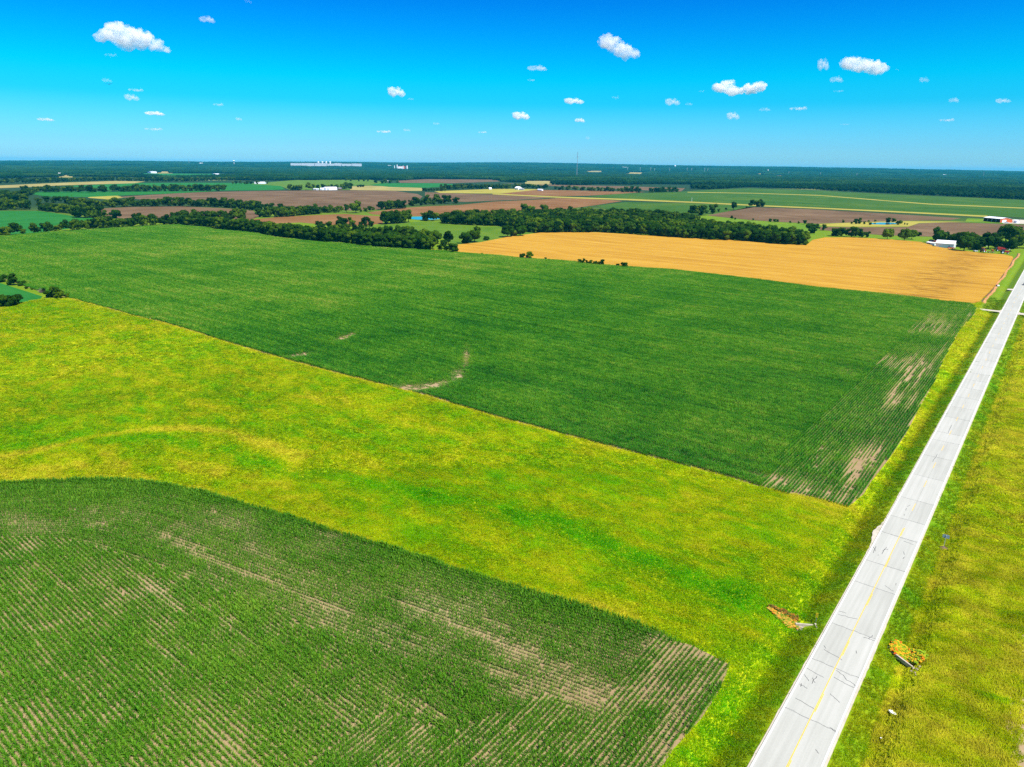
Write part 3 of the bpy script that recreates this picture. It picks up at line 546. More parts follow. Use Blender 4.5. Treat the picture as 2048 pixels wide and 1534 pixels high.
for d0, d1, sp, sc in ((0, 165, .52, 1.), (165, 290, .85, 1.5), (290, 520, 1.5, 2.3)):
    a_, b_ = np.meshgrid(np.arange(-420, 420, sp), np.arange(30, 600, sp), indexing='ij'); a_ = a_.ravel() + RNG.uniform(-.5, .5, a_.size) * sp; b_ = b_.ravel() + RNG.uniform(-.5, .5, b_.size) * sp
    d = np.hypot(a_, b_); k = (d >= d0) & (d < d1) & seen(a_, b_, 0, 130, 130); a_, b_ = a_[k], b_[k]; s1, t1 = to_st(a_, b_)
    inb = inpoly(a_, b_, BIGW) | inpoly(a_, b_, NEARW) | inpoly(a_, b_, WHEATW)
    k = ~inb & (np.abs(t1) > 4.15 + .3 * RNG.random(len(t1))) & ((t1 < 0) | inpoly(a_, b_, STRIP) | ((t1 < 36) & (s1 > 60))) & (t1 > -24) | (~inb & (t1 < -28))
    k &= ~((np.abs(s1 - 468.5) < 3.5) & (t1 < 14)) & ~((s1 > 470) & (t1 > 12.8) & (t1 < 15.6)) & ~((np.abs(s1 - 111.8) < 1.3) & (t1 > 5.9) & (t1 < 8.4)) & ~((np.abs(s1 - 112.6 + (t1 + 7.4) * -.55) < .7) & (t1 > -9.5) & (t1 < -5.6))
    k &= ~((np.hypot(s1 - 158.3, t1 + 7.9) < .9))
    gp.append(np.stack([a_[k], b_[k], np.full(k.sum(), sc)], 1))
gp = np.concatenate(gp); x, y, sc = gp.T; n = len(gp); s1, t1 = to_st(x, y); px_, py_ = proj(np.stack([x, y, np.zeros(n)], 1)); print('grass', n)
mown = sstep(7.6, 7.0, np.abs(t1) + .25 * np.sin(s1 / 5) + .3 * (fbm(x, y, 3, 2) - .5)); mown = np.maximum(mown, ((s1 > 472) & (t1 > 0) & (t1 < 12.8)).astype(float))
tint = np.zeros(n)
def near_line(pl, w): return np.exp(-(distpoly(x, y, PP(pl)) / w) ** 2)
tint += .34 * near_line([(-60, 925), (0, 915), (60, 905), (150, 882), (270, 862), (390, 857), (470, 870), (540, 893), (600, 915)], 2.2)
tint += .12 * near_line([(-60, 950), (150, 935), (330, 925), (460, 950), (600, 1000), (800, 1060)], 3.)
tint += .15 * near_line(CB, 3.2)
tint += .26 * near_line(BIG_LOW, 1.3) * (py_ < 860) + .10 * near_line(BIG_LOW, 2.5)
tint -= .18 * near_line([(-60, 905), (60, 890), (200, 876), (320, 880), (450, 905), (560, 940), (700, 960), (850, 985)], 3.2)
tint -= .26 * near_line([(850, 985), (960, 1010), (1060, 1035), (1150, 1060), (1230, 1100), (1350, 1150), (1480, 1190)], 4.5)
tint -= .10 * near_line([(1480, 1195), (1540, 1220), (1600, 1235)], 4.)
tint -= .10 * near_line([(1330, 1265), (1440, 1310), (1475, 1340), (1440, 1400)], 2.5)
tint -= .08 * (np.abs(t1) < 12) * (t1 > 0) * (s1 < 200)
tint += (t1 < -7.2) * .14 + (t1 < -20) * .02 + .05 * (fbm(x, y, 12, 61) - .5) + ((t1 > 7) & (t1 < 16) & (s1 > 150) & (s1 < 460)) * .07
tint = np.where(mown > .5, -.10 + .04 * (t1 < 0) + .05 * (fbm(x, y, 2.5, 4) - .5), tint)
tint += RNG.normal(0, .018, n)
tint += .16 * (fbm(s1 / 1.6, t1 / 6, 1., 71) - .5) * (mown < .5) * (t1 > 0) + .30 * (fbm(x, y, 3.2, 73) - .5) * (t1 < -7)
lum = (.93 + .22 * (fbm(x, y, 4.5, 301) - .5) + .30 * (fbm(x, y, 1.6, 302, 2) - .5)) * np.where(t1 < 0, .88 + .35 * (fbm(x, y, 7, 303) - .5) + .55 * (fbm(x, y, 2.2, 307, 2) - .5), 1.); lum *= np.where(mown > .5, np.where(t1 > 0, .50, .66), 1.) * (1 - .3 * (t1 > 7) * (t1 < 8.8)); tint += .03 * (mown < .5) * (np.hypot(x, y) > 180); lum *= np.where(px_ < 1500, .97, 1.)  # left ditch and right verge clumps carry painted shade; mown turf is darker too
hh = (1.0 - .6 * mown) * (.7 + .6 * fbm(x, y, 6, 12)) * RNG.uniform(.8, 1.2, n) * (1 + .35 * (t1 < -20))
z = H(x, y) - .02
scl = np.stack([sc, sc, hh * (sc ** .5)], 1); rot = np.stack([RNG.uniform(-.1, .1, n), RNG.uniform(-.1, .1, n), RNG.normal(0, .6, n) + 2.5 * (fbm(x, y, 18, 19) - .5)], 1)
instancer('grass', np.stack([x, y, z], 1), rot, scl, RNG.integers(0, 6, n), [tuft(200 + i) for i in range(6)], M['grass'], 'tall yellow green meadow grass beside the corn and the road', 'grass', tint=tint - .02, lum=lum)
# ------------------------------------------------------------------ trees
def m_foliage(name, cs, tr=.2, inst=False):
    t = NT(name, .8, .04); rnd = t.nd('ShaderNodeObjectInfo').outputs['Random']; n = t.noise(t.pos(), .45, 3., .7); n2 = t.noise(t.pos(), .012, 2., .5)
    a = t.math('ADD', t.math('MULTIPLY', rnd, .35), t.math('ADD', t.math('MULTIPLY', n, .35), t.math('MULTIPLY', n2, .3)))
    if inst: a = t.math('ADD', a, t.attr('tint'))
    return t.leaf(t.ramp(a, [(p, c) for p, c in zip((.25, .5, .75), cs)]), tr).m
M['leaf'] = m_foliage('tree_foliage', [(.005, .025, .0003), (.020, .062, .001), (.100, .160, .003)])  # foliage ramps are widened to put sunlit and shaded crowns into the colour
M['leafi'] = m_foliage('wood_foliage', [(.004, .024, .0003), (.018, .056, .001), (.085, .140, .003)], inst=True)
M['leaff'] = m_foliage('far_wood_foliage', [(.003, .022, .004), (.008, .040, .006), (.025, .068, .008)], inst=True)
M['bark'] = plain('bark', (.10, .075, .055), .95, .05, .4, 3.)
M['grey'] = plain('dead_twigs', (.22, .17, .15), .95, .05, .4, 3.)
ICO = {}
def ico(sub):
    if sub not in ICO:
        bm = bmesh.new(); bmesh.ops.create_icosphere(bm, subdivisions=sub, radius=1.); bm.verts.ensure_lookup_table()
        ICO[sub] = ([v.co.copy() for v in bm.verts], [[v.index for v in f.verts] for f in bm.faces]); bm.free()
    return ICO[sub]
def lobe(b, c, r, rz, rr, sub=1, am=.3, mi=0):
    v, f = ico(sub); s = [rr.uniform(0, 9) for _ in range(3)]; out = []
    for p in v:
        k = 1 + am * (.5 * math.sin(p.x * 3.1 + s[0]) + .5 * math.sin(p.y * 3.7 + s[1]) * math.sin(p.z * 2.9 + s[2])) + rr.uniform(-am, am) * .6
        out.append((c[0] + p.x * r * k, c[1] + p.y * r * k, c[2] + p.z * rz * k))
    b.add(out, f, mi)
def leaves(b, c, r, rz, n, size, rr):
    for _ in range(n):
        d = Vector((rr.gauss(0, 1), rr.gauss(0, 1), rr.gauss(0, 1) + .25)).normalized(); k = rr.uniform(.9, 1.22)
        p = Vector((c[0] + d.x * r * k, c[1] + d.y * r * k, c[2] + d.z * rz * k)); u = d.orthogonal().normalized(); u.rotate(Matrix.Rotation(rr.uniform(0, 6.28), 3, d)); w = d.cross(u)
        u = (u + d * rr.uniform(-.6, .6)) * size * rr.uniform(.6, 1.3); w = (w + d * rr.uniform(-.6, .6)) * size * rr.uniform(.6, 1.3)
        b.add([p - u, p + w, p + u, p - w], [(0, 1, 2, 3)])
def crown(seed, low=.1, rad=.42, nl=20, sub=2, lf=40, lsz=.045):
    rr = random.Random(seed); b = MB(); zc = (1 + low) / 2; hz = (1 - low) / 2
    for i in range(nl):
        z = rr.uniform(-1, .95); rmax = math.sqrt(max(0, 1 - z * z)) ** .7; a = i * 2.4 + rr.uniform(-.4, .4); q = rad * .66 * rmax * rr.uniform(.65, 1.1)
        c = (q * math.cos(a), q * math.sin(a), zc + z * hz * .74); r = rad * rr.uniform(.24, .42)
        lobe(b, c, r, r * .85, rr, sub, .22); leaves(b, c, r, r * .85, lf, lsz, rr)
    lobe(b, (0, 0, zc - .04), rad * .5, hz * .62, rr, 1, .2)
    return b.mesh('crown', M['leaf'])
def trunk_mesh(seed, h=.5, r=.03):
    rr = random.Random(seed); b = MB(); b.tube((0, 0, -.02), (rr.uniform(-.02, .02), 0, h * .6), r, r * .7, 7)
    for i in range(5):
        a = i * 1.26 + rr.uniform(-.3, .3); b.tube((0, 0, h * (.45 + .03 * i)), (.2 * math.cos(a), .2 * math.sin(a), h * rr.uniform(.95, 1.25)), r * .5, r * .2, 5)
    return b.mesh('trunk', M['bark'])
HEDGE = [crown(300 + i, .03, .50) for i in range(4)]; OAK = [crown(320 + i, .24, .56, 16) for i in range(3)]; TALL = [crown(340 + i, .14, .34) for i in range(3)]; BUSH = [crown(360 + i, -.02, .62, 12) for i in range(3)]
TR = [trunk_mesh(i) for i in range(3)]
KIND = {'hedge': HEDGE, 'oak': OAK, 'tall': TALL, 'bush': BUSH}
TREES = []                                       # x, y, height, kind, group
def T(px, py, h, kind='hedge', grp=None, lab=None, name='tree', cat='tree'):
    x, y = P(px, py); TREES.append((x, y, h, kind, grp, lab, name, cat))
def row(pts, sp, deep, dsp, h0, h1, grp, kind='hedge', jit=.35, fill=1., name='tree', cat='tree'):
    w = PP(pts); q = np.concatenate([[0], np.cumsum(np.hypot(*np.diff(w, axis=0).T))]); rr = random.Random(int(w[0][0] * 7 + w[0][1]))
    for j in range(deep):
        for s in np.arange(sp / 2 * (j % 2) + sp * .3, q[-1], sp):
            if rr.random() > fill: continue
            x = np.interp(s, q, w[:, 0]) + rr.gauss(0, sp * jit * .5); y = np.interp(s, q, w[:, 1]) + rr.gauss(0, sp * jit * .5); d = math.hypot(x, y)
            x += x / d * j * dsp; y += y / d * j * dsp
            TREES.append((x, y, rr.uniform(h0, h1), kind if rr.random() > .2 else rr.choice(['tall', 'oak', 'hedge']) if kind == 'hedge' else kind, grp, None, name, cat))
G = {}
def g_(k, lab): G[k] = lab; return k
A = g_('a', 'dark green tree in the thinner hedge at the far left edge of the large corn field')
T(-30, 474, 11, 'hedge', A); T(3, 472.5, 11, 'hedge', A); T(15, 472, 10, 'hedge', A); T(29, 470, 13, 'hedge', A); T(36, 469, 12, 'hedge', A); T(47, 469.5, 7, 'bush', A)
T(68, 467.5, 12, 'tall', None, 'lone upright tree standing apart in a gap of the left hedge'); T(76, 467, 8, 'bush', A)
T(92, 465, 13, 'oak', A); T(102, 465, 9, 'hedge', A); T(113, 463.5, 8, 'hedge', A); T(122, 462.5, 8, 'bush', A)
row([(130, 462), (168, 459)], 7.5, 1, 5, 11, 13.5, A); row([(172, 459), (190, 457.5)], 8, 1, 5, 12, 15, A)
B = g_('b', 'tree in the dense hedge that leads up to the far corner of the large corn field')
row([(192, 458), (240, 455), (290, 452.5), (345, 449.5), (372, 450), (432, 456)], 7.6, 2, 6, 10, 14.5, B); T(276, 447, 15, 'oak', B); T(232, 437, 12, 'bush', None, 'rounded bush at the edge of the enclosed ploughed field'); T(210, 436, 12, 'tall', None, 'slim small tree beside the enclosed ploughed field')
row([(346, 443), (400, 441), (450, 440), (494, 438)], 8, 2, 7, 12, 16, B)
C = g_('c', 'tree in the long dense hedgerow along the far side of the large corn field')
row([(430, 457.5), (470, 462), (520, 467), (570, 475.5), (627, 482), (700, 487.5), (754, 494.5), (815, 497.5), (868, 501)], 6.6, 3, 7.5, 10.5, 15.5, C)
row([(640, 463), (700, 470), (760, 473), (830, 480), (872, 488)], 9, 1, 7, 11, 14, C, fill=.8)
D = g_('d', 'small clump tree behind the long hedgerow')
row([(674, 453), (712, 453)], 9, 1, 6, 12, 15, D); T(731, 454, 13, 'oak', D); T(741, 453.5, 11, 'bush', D); T(722, 456, 8, 'bush', D)
D2 = g_('d2', 'tree of the compact clump left of the farm pond'); row([(768, 449), (785, 447), (818, 445)], 8, 2, 7, 15, 19, D2, 'tall'); row([(768, 449), (818, 446)], 10, 1, 7, 11, 14, D2)
D3 = g_('d3', 'tree of the small clump right of the farm pond'); row([(845, 442), (872, 442)], 9, 2, 7, 12, 16, D3)
T(897, 489, 14, 'tall', None, 'dark tree at the right end of the long hedgerow beside the meadow'); T(888, 497, 9, 'hedge', C); T(881, 500, 7, 'bush', C)
T(907, 504.5, 8.5, 'bush', None, 'round bush at the left corner of the wheat field', 'bush', 'bush'); T(893, 502, 5, 'bush', None, 'small shrub left of the round wheat corner bush', 'bush', 'bush')
T(949, 484.5, 16, 'oak', None, 'big round tree in the meadow left of the wheat field'); T(931, 487, 11, 'bush', None, 'smaller tree leaning against the big round meadow tree'); T(973, 480.5, 4.5, 'bush', None, 'tiny shrub alone on the meadow beside the wheat', 'bush', 'bush')
T(1015, 474.5, 13.5, 'oak', None, 'left tree of the pair at the upper left edge of the wheat'); T(1040, 473, 15, 'oak', None, 'right tree of the pair at the upper left edge of the wheat'); T(1027, 473, 11, 'bush', None, 'low tree between the pair at the upper left edge of the wheat')
# main wood
WG = g_('w', 'tree at the edge of the large dark wood behind the wheat field')
WF = [(886, 447), (930, 450), (1000, 452), (1030, 456), (1066, 464), (1076, 466), (1170, 465.5), (1230, 466), (1300, 472), (1380, 477.5), (1450, 481), (1520, 485), (1560, 489), (1612, 491)]
WB = [(1606, 480), (1560, 475), (1510, 467), (1470, 461), (1400, 452), (1370, 441), (1300, 437), (1190, 433), (1060, 433), (1000, 436), (930, 438), (883, 440)]
row(WF, 7.2, 2, 7, 11, 14.5, WG)
wp = PP(WF + WB); bx = wp.min(0); bX = wp.max(0); gx_, gy_ = np.meshgrid(np.arange(bx[0], bX[0], 9.5), np.arange(bx[1], bX[1], 9.5)); gx_ = gx_.ravel() + RNG.uniform(-3.5, 3.5, gx_.size); gy_ = gy_.ravel() + RNG.uniform(-3.5, 3.5, gy_.size)
k = inpoly(gx_, gy_, wp) & (distpoly(gx_, gy_, PP(WF)) > 13); gx_, gy_ = gx_[k], gy_[k]
for x_, y_ in zip(gx_, gy_): TREES.append((x_, y_, random.uniform(10, 15.5), random.choice(['hedge', 'hedge', 'oak', 'tall']), WG, None, 'tree', 'tree'))
for q, h in (((1047, 428), 17), ((1060, 428), 18), ((1088, 429), 18), ((1140, 431), 15), ((1165, 430), 16), ((1180, 431), 15), ((1350, 448), 16), ((1362, 449), 16)): T(*q, h, 'hedge', WG)
# mid-distance tree bands
E1 = g_('e1', 'tree of the band between the two left ploughed fields')
row([(-20, 421), (20, 419.5), (60, 419)], 10, 3, 22, 13, 17, E1); row([(0, 405), (60, 404)], 13, 3, 30, 13, 17, E1)
row([(80, 421), (140, 427)], 11, 2, 12, 11, 15, E1); row([(78, 407), (130, 405), (160, 412)], 12, 1, 14, 11, 15, E1); row([(150, 434.5), (176, 436), (202, 434)], 9, 2, 9, 13, 17, E1)
row([(140, 418), (190, 416), (260, 413.5), (360, 412.5), (440, 414.5), (500, 419), (520, 420)], 10.5, 2, 12, 12, 17.5, E1)
row([(512, 434.5), (560, 434.5), (600, 431), (637, 428)], 9, 2, 10, 11, 16, E1); row([(500, 421), (558, 421)], 11, 1, 10, 11, 14, E1); row([(560, 424), (612, 425), (680, 425.5)], 10, 2, 9, 10, 14, E1)
T(712, 426, 20, 'oak', None, 'tallest tree standing out in the middle of the far ploughed fields'); T(693, 425, 14, 'tall', None, 'slim tree left of the tallest mid field tree'); T(683, 424, 10, 'bush', E1)
for q, h in (((722, 425), 5), ((731, 423.5), 9), ((740, 423), 10), ((747, 422), 7)): T(*q, h, 'bush', E1)
E2 = g_('e2', 'tree of the small oval grove in the far ploughed field'); row([(762, 420), (785, 418.5), (807, 417)], 9, 2, 10, 13, 17, E2, 'oak')
E3 = g_('e3', 'tree of the ragged grove right of the oval grove'); T(823, 412, 15, 'hedge', E3); T(832, 411.5, 19, 'tall', E3); T(842, 411, 12, 'hedge', E3); T(853, 409, 20, 'tall', E3); T(861, 408, 13, 'tall', E3); T(873, 408, 20, 'tall', E3); T(880, 408, 16, 'hedge', E3); T(890, 407.5, 18, 'tall', E3); T(897, 407, 17, 'tall', E3); T(912, 407, 17, 'oak', E3); T(868, 410, 9, 'bush', E3)
E4 = g_('e4', 'tree of the straight dark tree row among the far green fields')
row([(222, 384), (300, 383), (380, 382.5), (452, 382)], 13, 2, 18, 16, 20, E4); row([(46, 385), (120, 385), (218, 384.5)], 14, 2, 18, 14, 20, E4, fill=.9); T(180, 386, 22, 'oak', E4)
row([(-40, 367.5), (60, 366), (130, 363.5), (200, 361.5), (262, 362.5), (330, 363.5), (400, 363)], 20, 3, 45, 14, 19, E4); row([(330, 363.3), (420, 361.5), (530, 360)], 18, 2, 35, 14, 18, E4); row([(463, 369), (510, 368), (532, 367.5)], 18, 1, 35, 12, 16, E4)
row([(10, 396), (50, 393), (62, 389)], 13, 2, 30, 12, 17, E4)
E5 = g_('e5', 'tree around the far farmsteads'); row([(578, 381), (607, 381)], 10, 1, 12, 14, 20, E5, 'oak'); T(599, 381, 22, 'oak', E5); T(618, 380, 23, 'oak', E5)
row([(628, 378), (680, 377.5)], 11, 1, 12, 13, 17, E5, 'oak'); row([(684, 378.5), (703, 378)], 9, 2, 12, 18, 23, E5, 'oak'); row([(716, 374.5), (728, 374)], 10, 1, 12, 10, 13, E5, 'bush'); row([(692, 362.5), (740, 363)], 20, 1, 12, 13, 18, E5, 'oak', fill=.7); row([(750, 367.5), (797, 366.5)], 17, 1, 20, 15, 20, E5, 'oak', fill=.8)
row([(844, 383), (880, 382.5), (895, 383)], 10, 1, 12, 9, 12, E5, 'bush'); row([(880, 379), (940, 378), (1020, 378)], 13, 2, 20, 14, 19, E5); row([(1025, 377), (1060, 376.5), (1094, 378.5)], 13, 1, 20, 14, 19, E5)
row([(1110, 380), (1180, 382), (1235, 384), (1284, 385)], 13, 1, 20, 13, 17, E5); row([(1240, 384.5), (1283, 385)], 12, 1, 20, 17, 20, E5); row([(1298, 385.5), (1353, 384)], 13, 1, 15, 15, 19, E5)
E6 = g_('e6', 'tree of the small group at the corner of the right brown field'); row([(1383, 431), (1412, 431)], 8, 2, 8, 13, 17, E6, 'oak'); T(1425, 427.5, 19, 'oak', E6); T(1437, 424, 7, 'bush', E6); T(1452, 421, 6, 'bush', E6)
T(1467, 420, 16, 'tall', None, 'lone upright tree on the left edge of the right brown field'); T(1493, 416, 5, 'bush', E6); row([(1502, 414.5), (1524, 413.8)], 10, 1, 8, 15, 17, g_('e7', 'tree of the tight pair of crowns at the upper corner of the right brown field'), 'oak')
T(1622, 466.5, 12, 'bush', None, 'dark bush behind the right end of the wood'); T(1634, 460, 8, 'bush', E6); T(1647, 461, 8, 'bush', E6)
E8 = g_('e8', 'low spreading tree along the back of the wheat field'); row([(1659, 472.5), (1693, 473.5)], 7.5, 2, 6, 9, 12.5, E8, 'bush'); row([(1701, 474.5), (1742, 475.5)], 7.5, 1, 6, 8, 12.5, E8, 'bush'); T(1712, 472, 13, 'bush', E8)
T(1774, 479.5, 13, 'oak', None, 'round topped oak behind the wheat with a bare trunk'); T(1808, 481.5, 13.5, 'oak', None, 'spreading oak with forked trunk behind the wheat'); T(1823, 478.5, 11, 'oak', None, 'smaller oak touching the spreading oak'); T(1838, 472.5, 5, 'bush', None, 'tiny bush right of the spreading oak')
E9 = g_('e9', 'bush beside the small blue pond'); 
for q, h in (((1703, 447.5), 4), ((1711, 448.5), 8), ((1718, 448), 7), ((1728, 448.5), 5), ((1740, 450), 5), ((1737, 445), 4), ((1750, 444), 4), ((1776, 446), 9), ((1787, 446), 8), ((1795, 450), 6), ((1800, 450), 7), ((1809, 449.5), 3), ((1814, 450), 3), ((1686, 445.5), 5), ((1720, 443), 6)): T(*q, h, 'bush', E9, None, 'bush', 'bush')
E10 = g_('e10', 'shrub in the bright meadow behind the wood')
for q, h in (((1540, 444), 6), ((1549, 445), 6), ((1555, 444.5), 5), ((1580, 447), 4), ((1597, 447.5), 4), ((1609, 449), 7), ((1506, 441.5), 4), ((1463, 439), 6), ((1470, 440), 4)): T(*q, h, 'bush', E10, None, 'bush', 'bush')
# farmstead grove
FG = g_('f', 'tree of the shady grove around the white farm barn')
T(1874, 486, 17, 'oak', None, 'large rounded tree directly behind the white barn'); T(1884, 484, 13, 'oak', FG); T(1897, 484, 11, 'bush', FG); T(1908, 485, 11, 'bush', FG); T(1917, 491, 15, 'oak', FG); T(1927, 502.5, 16, 'oak', None, 'tree with low trunk standing in front of the white barn end')
T(1932, 494, 16, 'oak', FG); T(1947, 492, 14, 'oak', FG); T(1952, 500, 13, 'oak', FG); T(1965, 499, 17, 'oak', FG); T(1976, 498, 17, 'oak', FG); T(1985, 491, 14, 'oak', FG); T(1994, 497, 13, 'oak', FG); T(2010, 486, 20, 'oak', FG); T(2022, 487, 21, 'oak', FG); T(2020, 503, 13, 'oak', None, 'rightmost low tree beside the white house'); T(2034, 497, 15, 'oak', FG); T(2045, 490, 17, 'oak', FG); T(2060, 497, 15, 'oak', FG); T(2075, 492, 16, 'oak', FG); T(2095, 498, 15, 'oak', FG); T(2008, 499, 12, 'oak', FG)
# bushes on field edges
T(1044.5, 517, 4.3, 'bush', None, 'left small round bush on the corn and wheat boundary', 'bush', 'bush'); T(1059, 518, 6.2, 'bush', None, 'right larger round bush of the left pair on the wheat boundary', 'bush', 'bush')
gq = g_('q', 'tiny shrub in the low pair between the wheat boundary bushes')
for q, h in (((1091, 520), 2.6), ((1098, 520.5), 1.6), ((1106, 521.5), 1.5)): T(*q, h, 'bush', gq, None, 'bush', 'bush')
gq = g_('r', 'bush of the dark bushy row in the middle of the wheat boundary')
for q, h in (((1159, 527), 4.2), ((1166, 527.5), 4.4), ((1174, 528.5), 3.6), ((1182, 529.3), 3.8), ((1190, 530), 4.3), ((1197, 530.5), 3.4), ((1205, 531), 4.9)): T(*q, h, 'bush', gq, None, 'bush', 'bush')
T(1235, 533, 2.3, 'bush', None, 'flat small bush left of the last wheat boundary bush', 'bush', 'bush'); T(1248, 534.5, 4.2, 'bush', None, 'last round bush on the wheat boundary towards the road', 'bush', 'bush'); T(1264, 535.5, 1.2, 'bush', None, 'very small shrub right of the last boundary bush', 'bush', 'bush'); T(964, 509, 1.6, 'bush', None, 'tiny dark shrub on the wheat boundary near its left corner', 'bush', 'bush'); T(992, 512, 1.2, 'bush', None, 'tiny shrub on the boundary left of the round pair', 'bush', 'bush')
T(4, 564, 5.5, 'bush', None, 'dark bush cut by the left edge above the small corn corner', 'bush', 'bush'); T(28, 570.5, 7.6, 'tall', None, 'dark spiky bush with a tall point near the left edge', 'bush', 'bush'); T(22, 570, 4.5, 'bush', None, 'low bush at the foot of the spiky bush on its left', 'bush', 'bush'); T(43, 571, 3.6, 'bush', None, 'low dark bush hugging the spiky bush on its right', 'bush', 'bush')
T(53, 578, 1.7, 'bush', None, 'small round shrub on the yellow strip between two bushes', 'bush', 'bush'); T(64, 579.5, 1.2, 'bush', None, 'tiny shrub on the yellow strip near the grey dead bush', 'bush', 'bush')
T(101, 595, 4.8, 'bush', None, 'left lobe of the dark bush at the tip of the grass strip', 'bush', 'bush'); T(111, 595.5, 7.2, 'tall', None, 'upright dark bush at the tip of the grass strip', 'bush', 'bush'); T(120, 596, 6.6, 'tall', None, 'twin upright bush right beside the upright dark one', 'bush', 'bush'); T(119, 597, 4., 'bush', None, 'low leafy bush in front of the twin upright bushes', 'bush', 'bush'); T(134, 595, 2.8, 'bush', None, 'small bush at the right foot of the dark clump', 'bush', 'bush'); T(88, 585, 2.8, 'tall', None, 'little dark shrub right of the grey dead bush', 'bush', 'bush')
for q, h, l in (((-12, 614), 7, 'large dark bush partly outside the left edge'), ((6, 613), 7.4, 'largest rounded bush at the left edge above the meadow'), ((22, 612), 6, 'middle bush of the big dark clump at the left edge'), ((35, 608), 5.2, 'right end bush of the big dark clump at the left edge')): T(*q, h, 'bush', None, l, 'bush', 'bush')
# the 300 that show largest become things, the rest one mass
TREES = [t for t in TREES if seen(np.array([t[0]]), np.array([t[1]]), 0, 110, 60)[0]]
TREES.sort(key=lambda t: (0 if t[5] else 1, -t[2] / math.hypot(t[0], t[1]))); print('trees', len(TREES))
named = TREES[:300]; rest = TREES[300:]
ORD = ['', 'second', 'third', 'fourth', 'fifth', 'sixth', 'seventh', 'eighth', 'ninth', 'tenth', 'eleventh', 'twelfth', 'thirteenth', 'fourteenth', 'fifteenth', 'sixteenth', 'seventeenth', 'eighteenth', 'nineteenth', 'twentieth', 'twenty first', 'twenty second', 'twenty third', 'twenty fourth', 'twenty fifth', 'twenty sixth']
def place_labels(keys, lab):                    # words for the place in a small row, left to right
    o = sorted(range(len(keys)), key=lambda i: keys[i]); r = {}
    for k, i in enumerate(o): r[i] = lab if len(keys) == 1 else ('leftmost ' + lab if k == 0 else 'rightmost ' + lab if k == len(keys) - 1 else ORD[k] + ' from left, ' + lab)
    return r
UNIQ = {}
SEG = {'w': [(915, 'tree at the pond end of the dark wood'), (960, 'wood tree above the big round meadow tree'), (1000, 'wood tree above the tiny meadow shrub'), (1045, 'wood tree just behind the paired meadow trees'), (1080, 'wood tree where the wood first touches the wheat'), (1125, 'wood tree above the tiny boundary shrubs'), (1170, 'wood tree above the left half of the bushy boundary row'), (1215, 'wood tree above the right half of the bushy boundary row'), (1260, 'wood tree above the last boundary bush'), (1310, 'wood tree just right of the last boundary bush'), (1360, 'wood tree below the green field corner'), (1410, 'wood tree below the group at the brown field corner'), (1460, 'wood tree below the lone upright field edge tree'), (1510, 'wood tree below the tight crown pair'), (1560, 'wood tree below the bright meadow shrubs'), (1700, 'tree at the right end of the dark wood')],
       'c': [(470, 'hedgerow tree at the far corner of the corn'), (520, 'hedgerow tree below the narrow ploughed field tip'), (570, 'hedgerow tree below the wide tree band'), (620, 'hedgerow tree left of the narrow ploughed field middle'), (665, 'hedgerow tree just left of the small clump behind'), (710, 'hedgerow tree below the tallest mid field tree'), (760, 'hedgerow tree left of the pond clump'), (810, 'hedgerow tree below the pond clump'), (850, 'hedgerow tree beside the olive meadow'), (1000, 'tree near the right end of the long hedgerow')]}
for g in G:
    mem = [i for i, t in enumerate(named) if t[4] == g and not t[5]]
    if g in SEG:                                # long masses are told apart stretch by stretch, by what lies beside them
        px_ = {i: float(proj(np.array([[named[i][0], named[i][1], 0]]))[0][0]) for i in mem}; lo = -1e9
        for hi, ph in SEG[g]:
            mm = [i for i in mem if lo <= px_[i] < hi]; lo = hi
            if mm:
                pr = place_labels([px_[i] for i in mm], ph)
                for a_, b_ in pr.items(): UNIQ[mm[a_]] = b_
        continue
    if 0 < len(mem) <= 13:
        pr = place_labels([float(proj(np.array([[named[i][0], named[i][1], 0]]))[0][0]) for i in mem], G[g])
        for a_, b_ in pr.items(): UNIQ[mem[a_]] = b_
for i, (x, y, h, kind, grp, lab, nm, cat) in enumerate(named):
    rr = random.Random(i); e = obj(nm, None, loc=(x, y, 0), rot=(0, 0, rr.uniform(0, 6.28))); w = h * rr.uniform(.88, 1.12)
    if h < 5: w *= 1.15
    e['label'] = lab or UNIQ.get(i) or G[grp]; e['category'] = cat
    if not lab: e['group'] = {'a': 'left hedge trees', 'b': 'corner hedge trees', 'c': 'long hedgerow trees', 'w': 'trees of the dark wood', 'f': 'farm grove trees'}.get(grp, G[grp])
    K = KIND[kind]; obj('crown', K[rr.randrange(len(K))], e, scl=(w, w, h)); obj('trunk', TR[rr.randrange(3)], e, scl=(w, w, h))
x, y = P(82, 585.5); b = MB(); rr = random.Random(4)
for i in range(90):
    a = rr.uniform(0, 6.28); el = rr.uniform(.3, 1.5); L = rr.uniform(1.6, 3.4); d = Vector((math.cos(a) * math.cos(el), math.sin(a) * math.cos(el), math.sin(el))); b.tube((rr.uniform(-.6, .6), rr.uniform(-.4, .4), 0), tuple(d * L), .05, .02, 4)
tag(obj('dead_bush', b.mesh('dead_bush', M['grey']), loc=(x, y, 0)), 'grey leafless dead bush between the left dark bushes', 'bush')
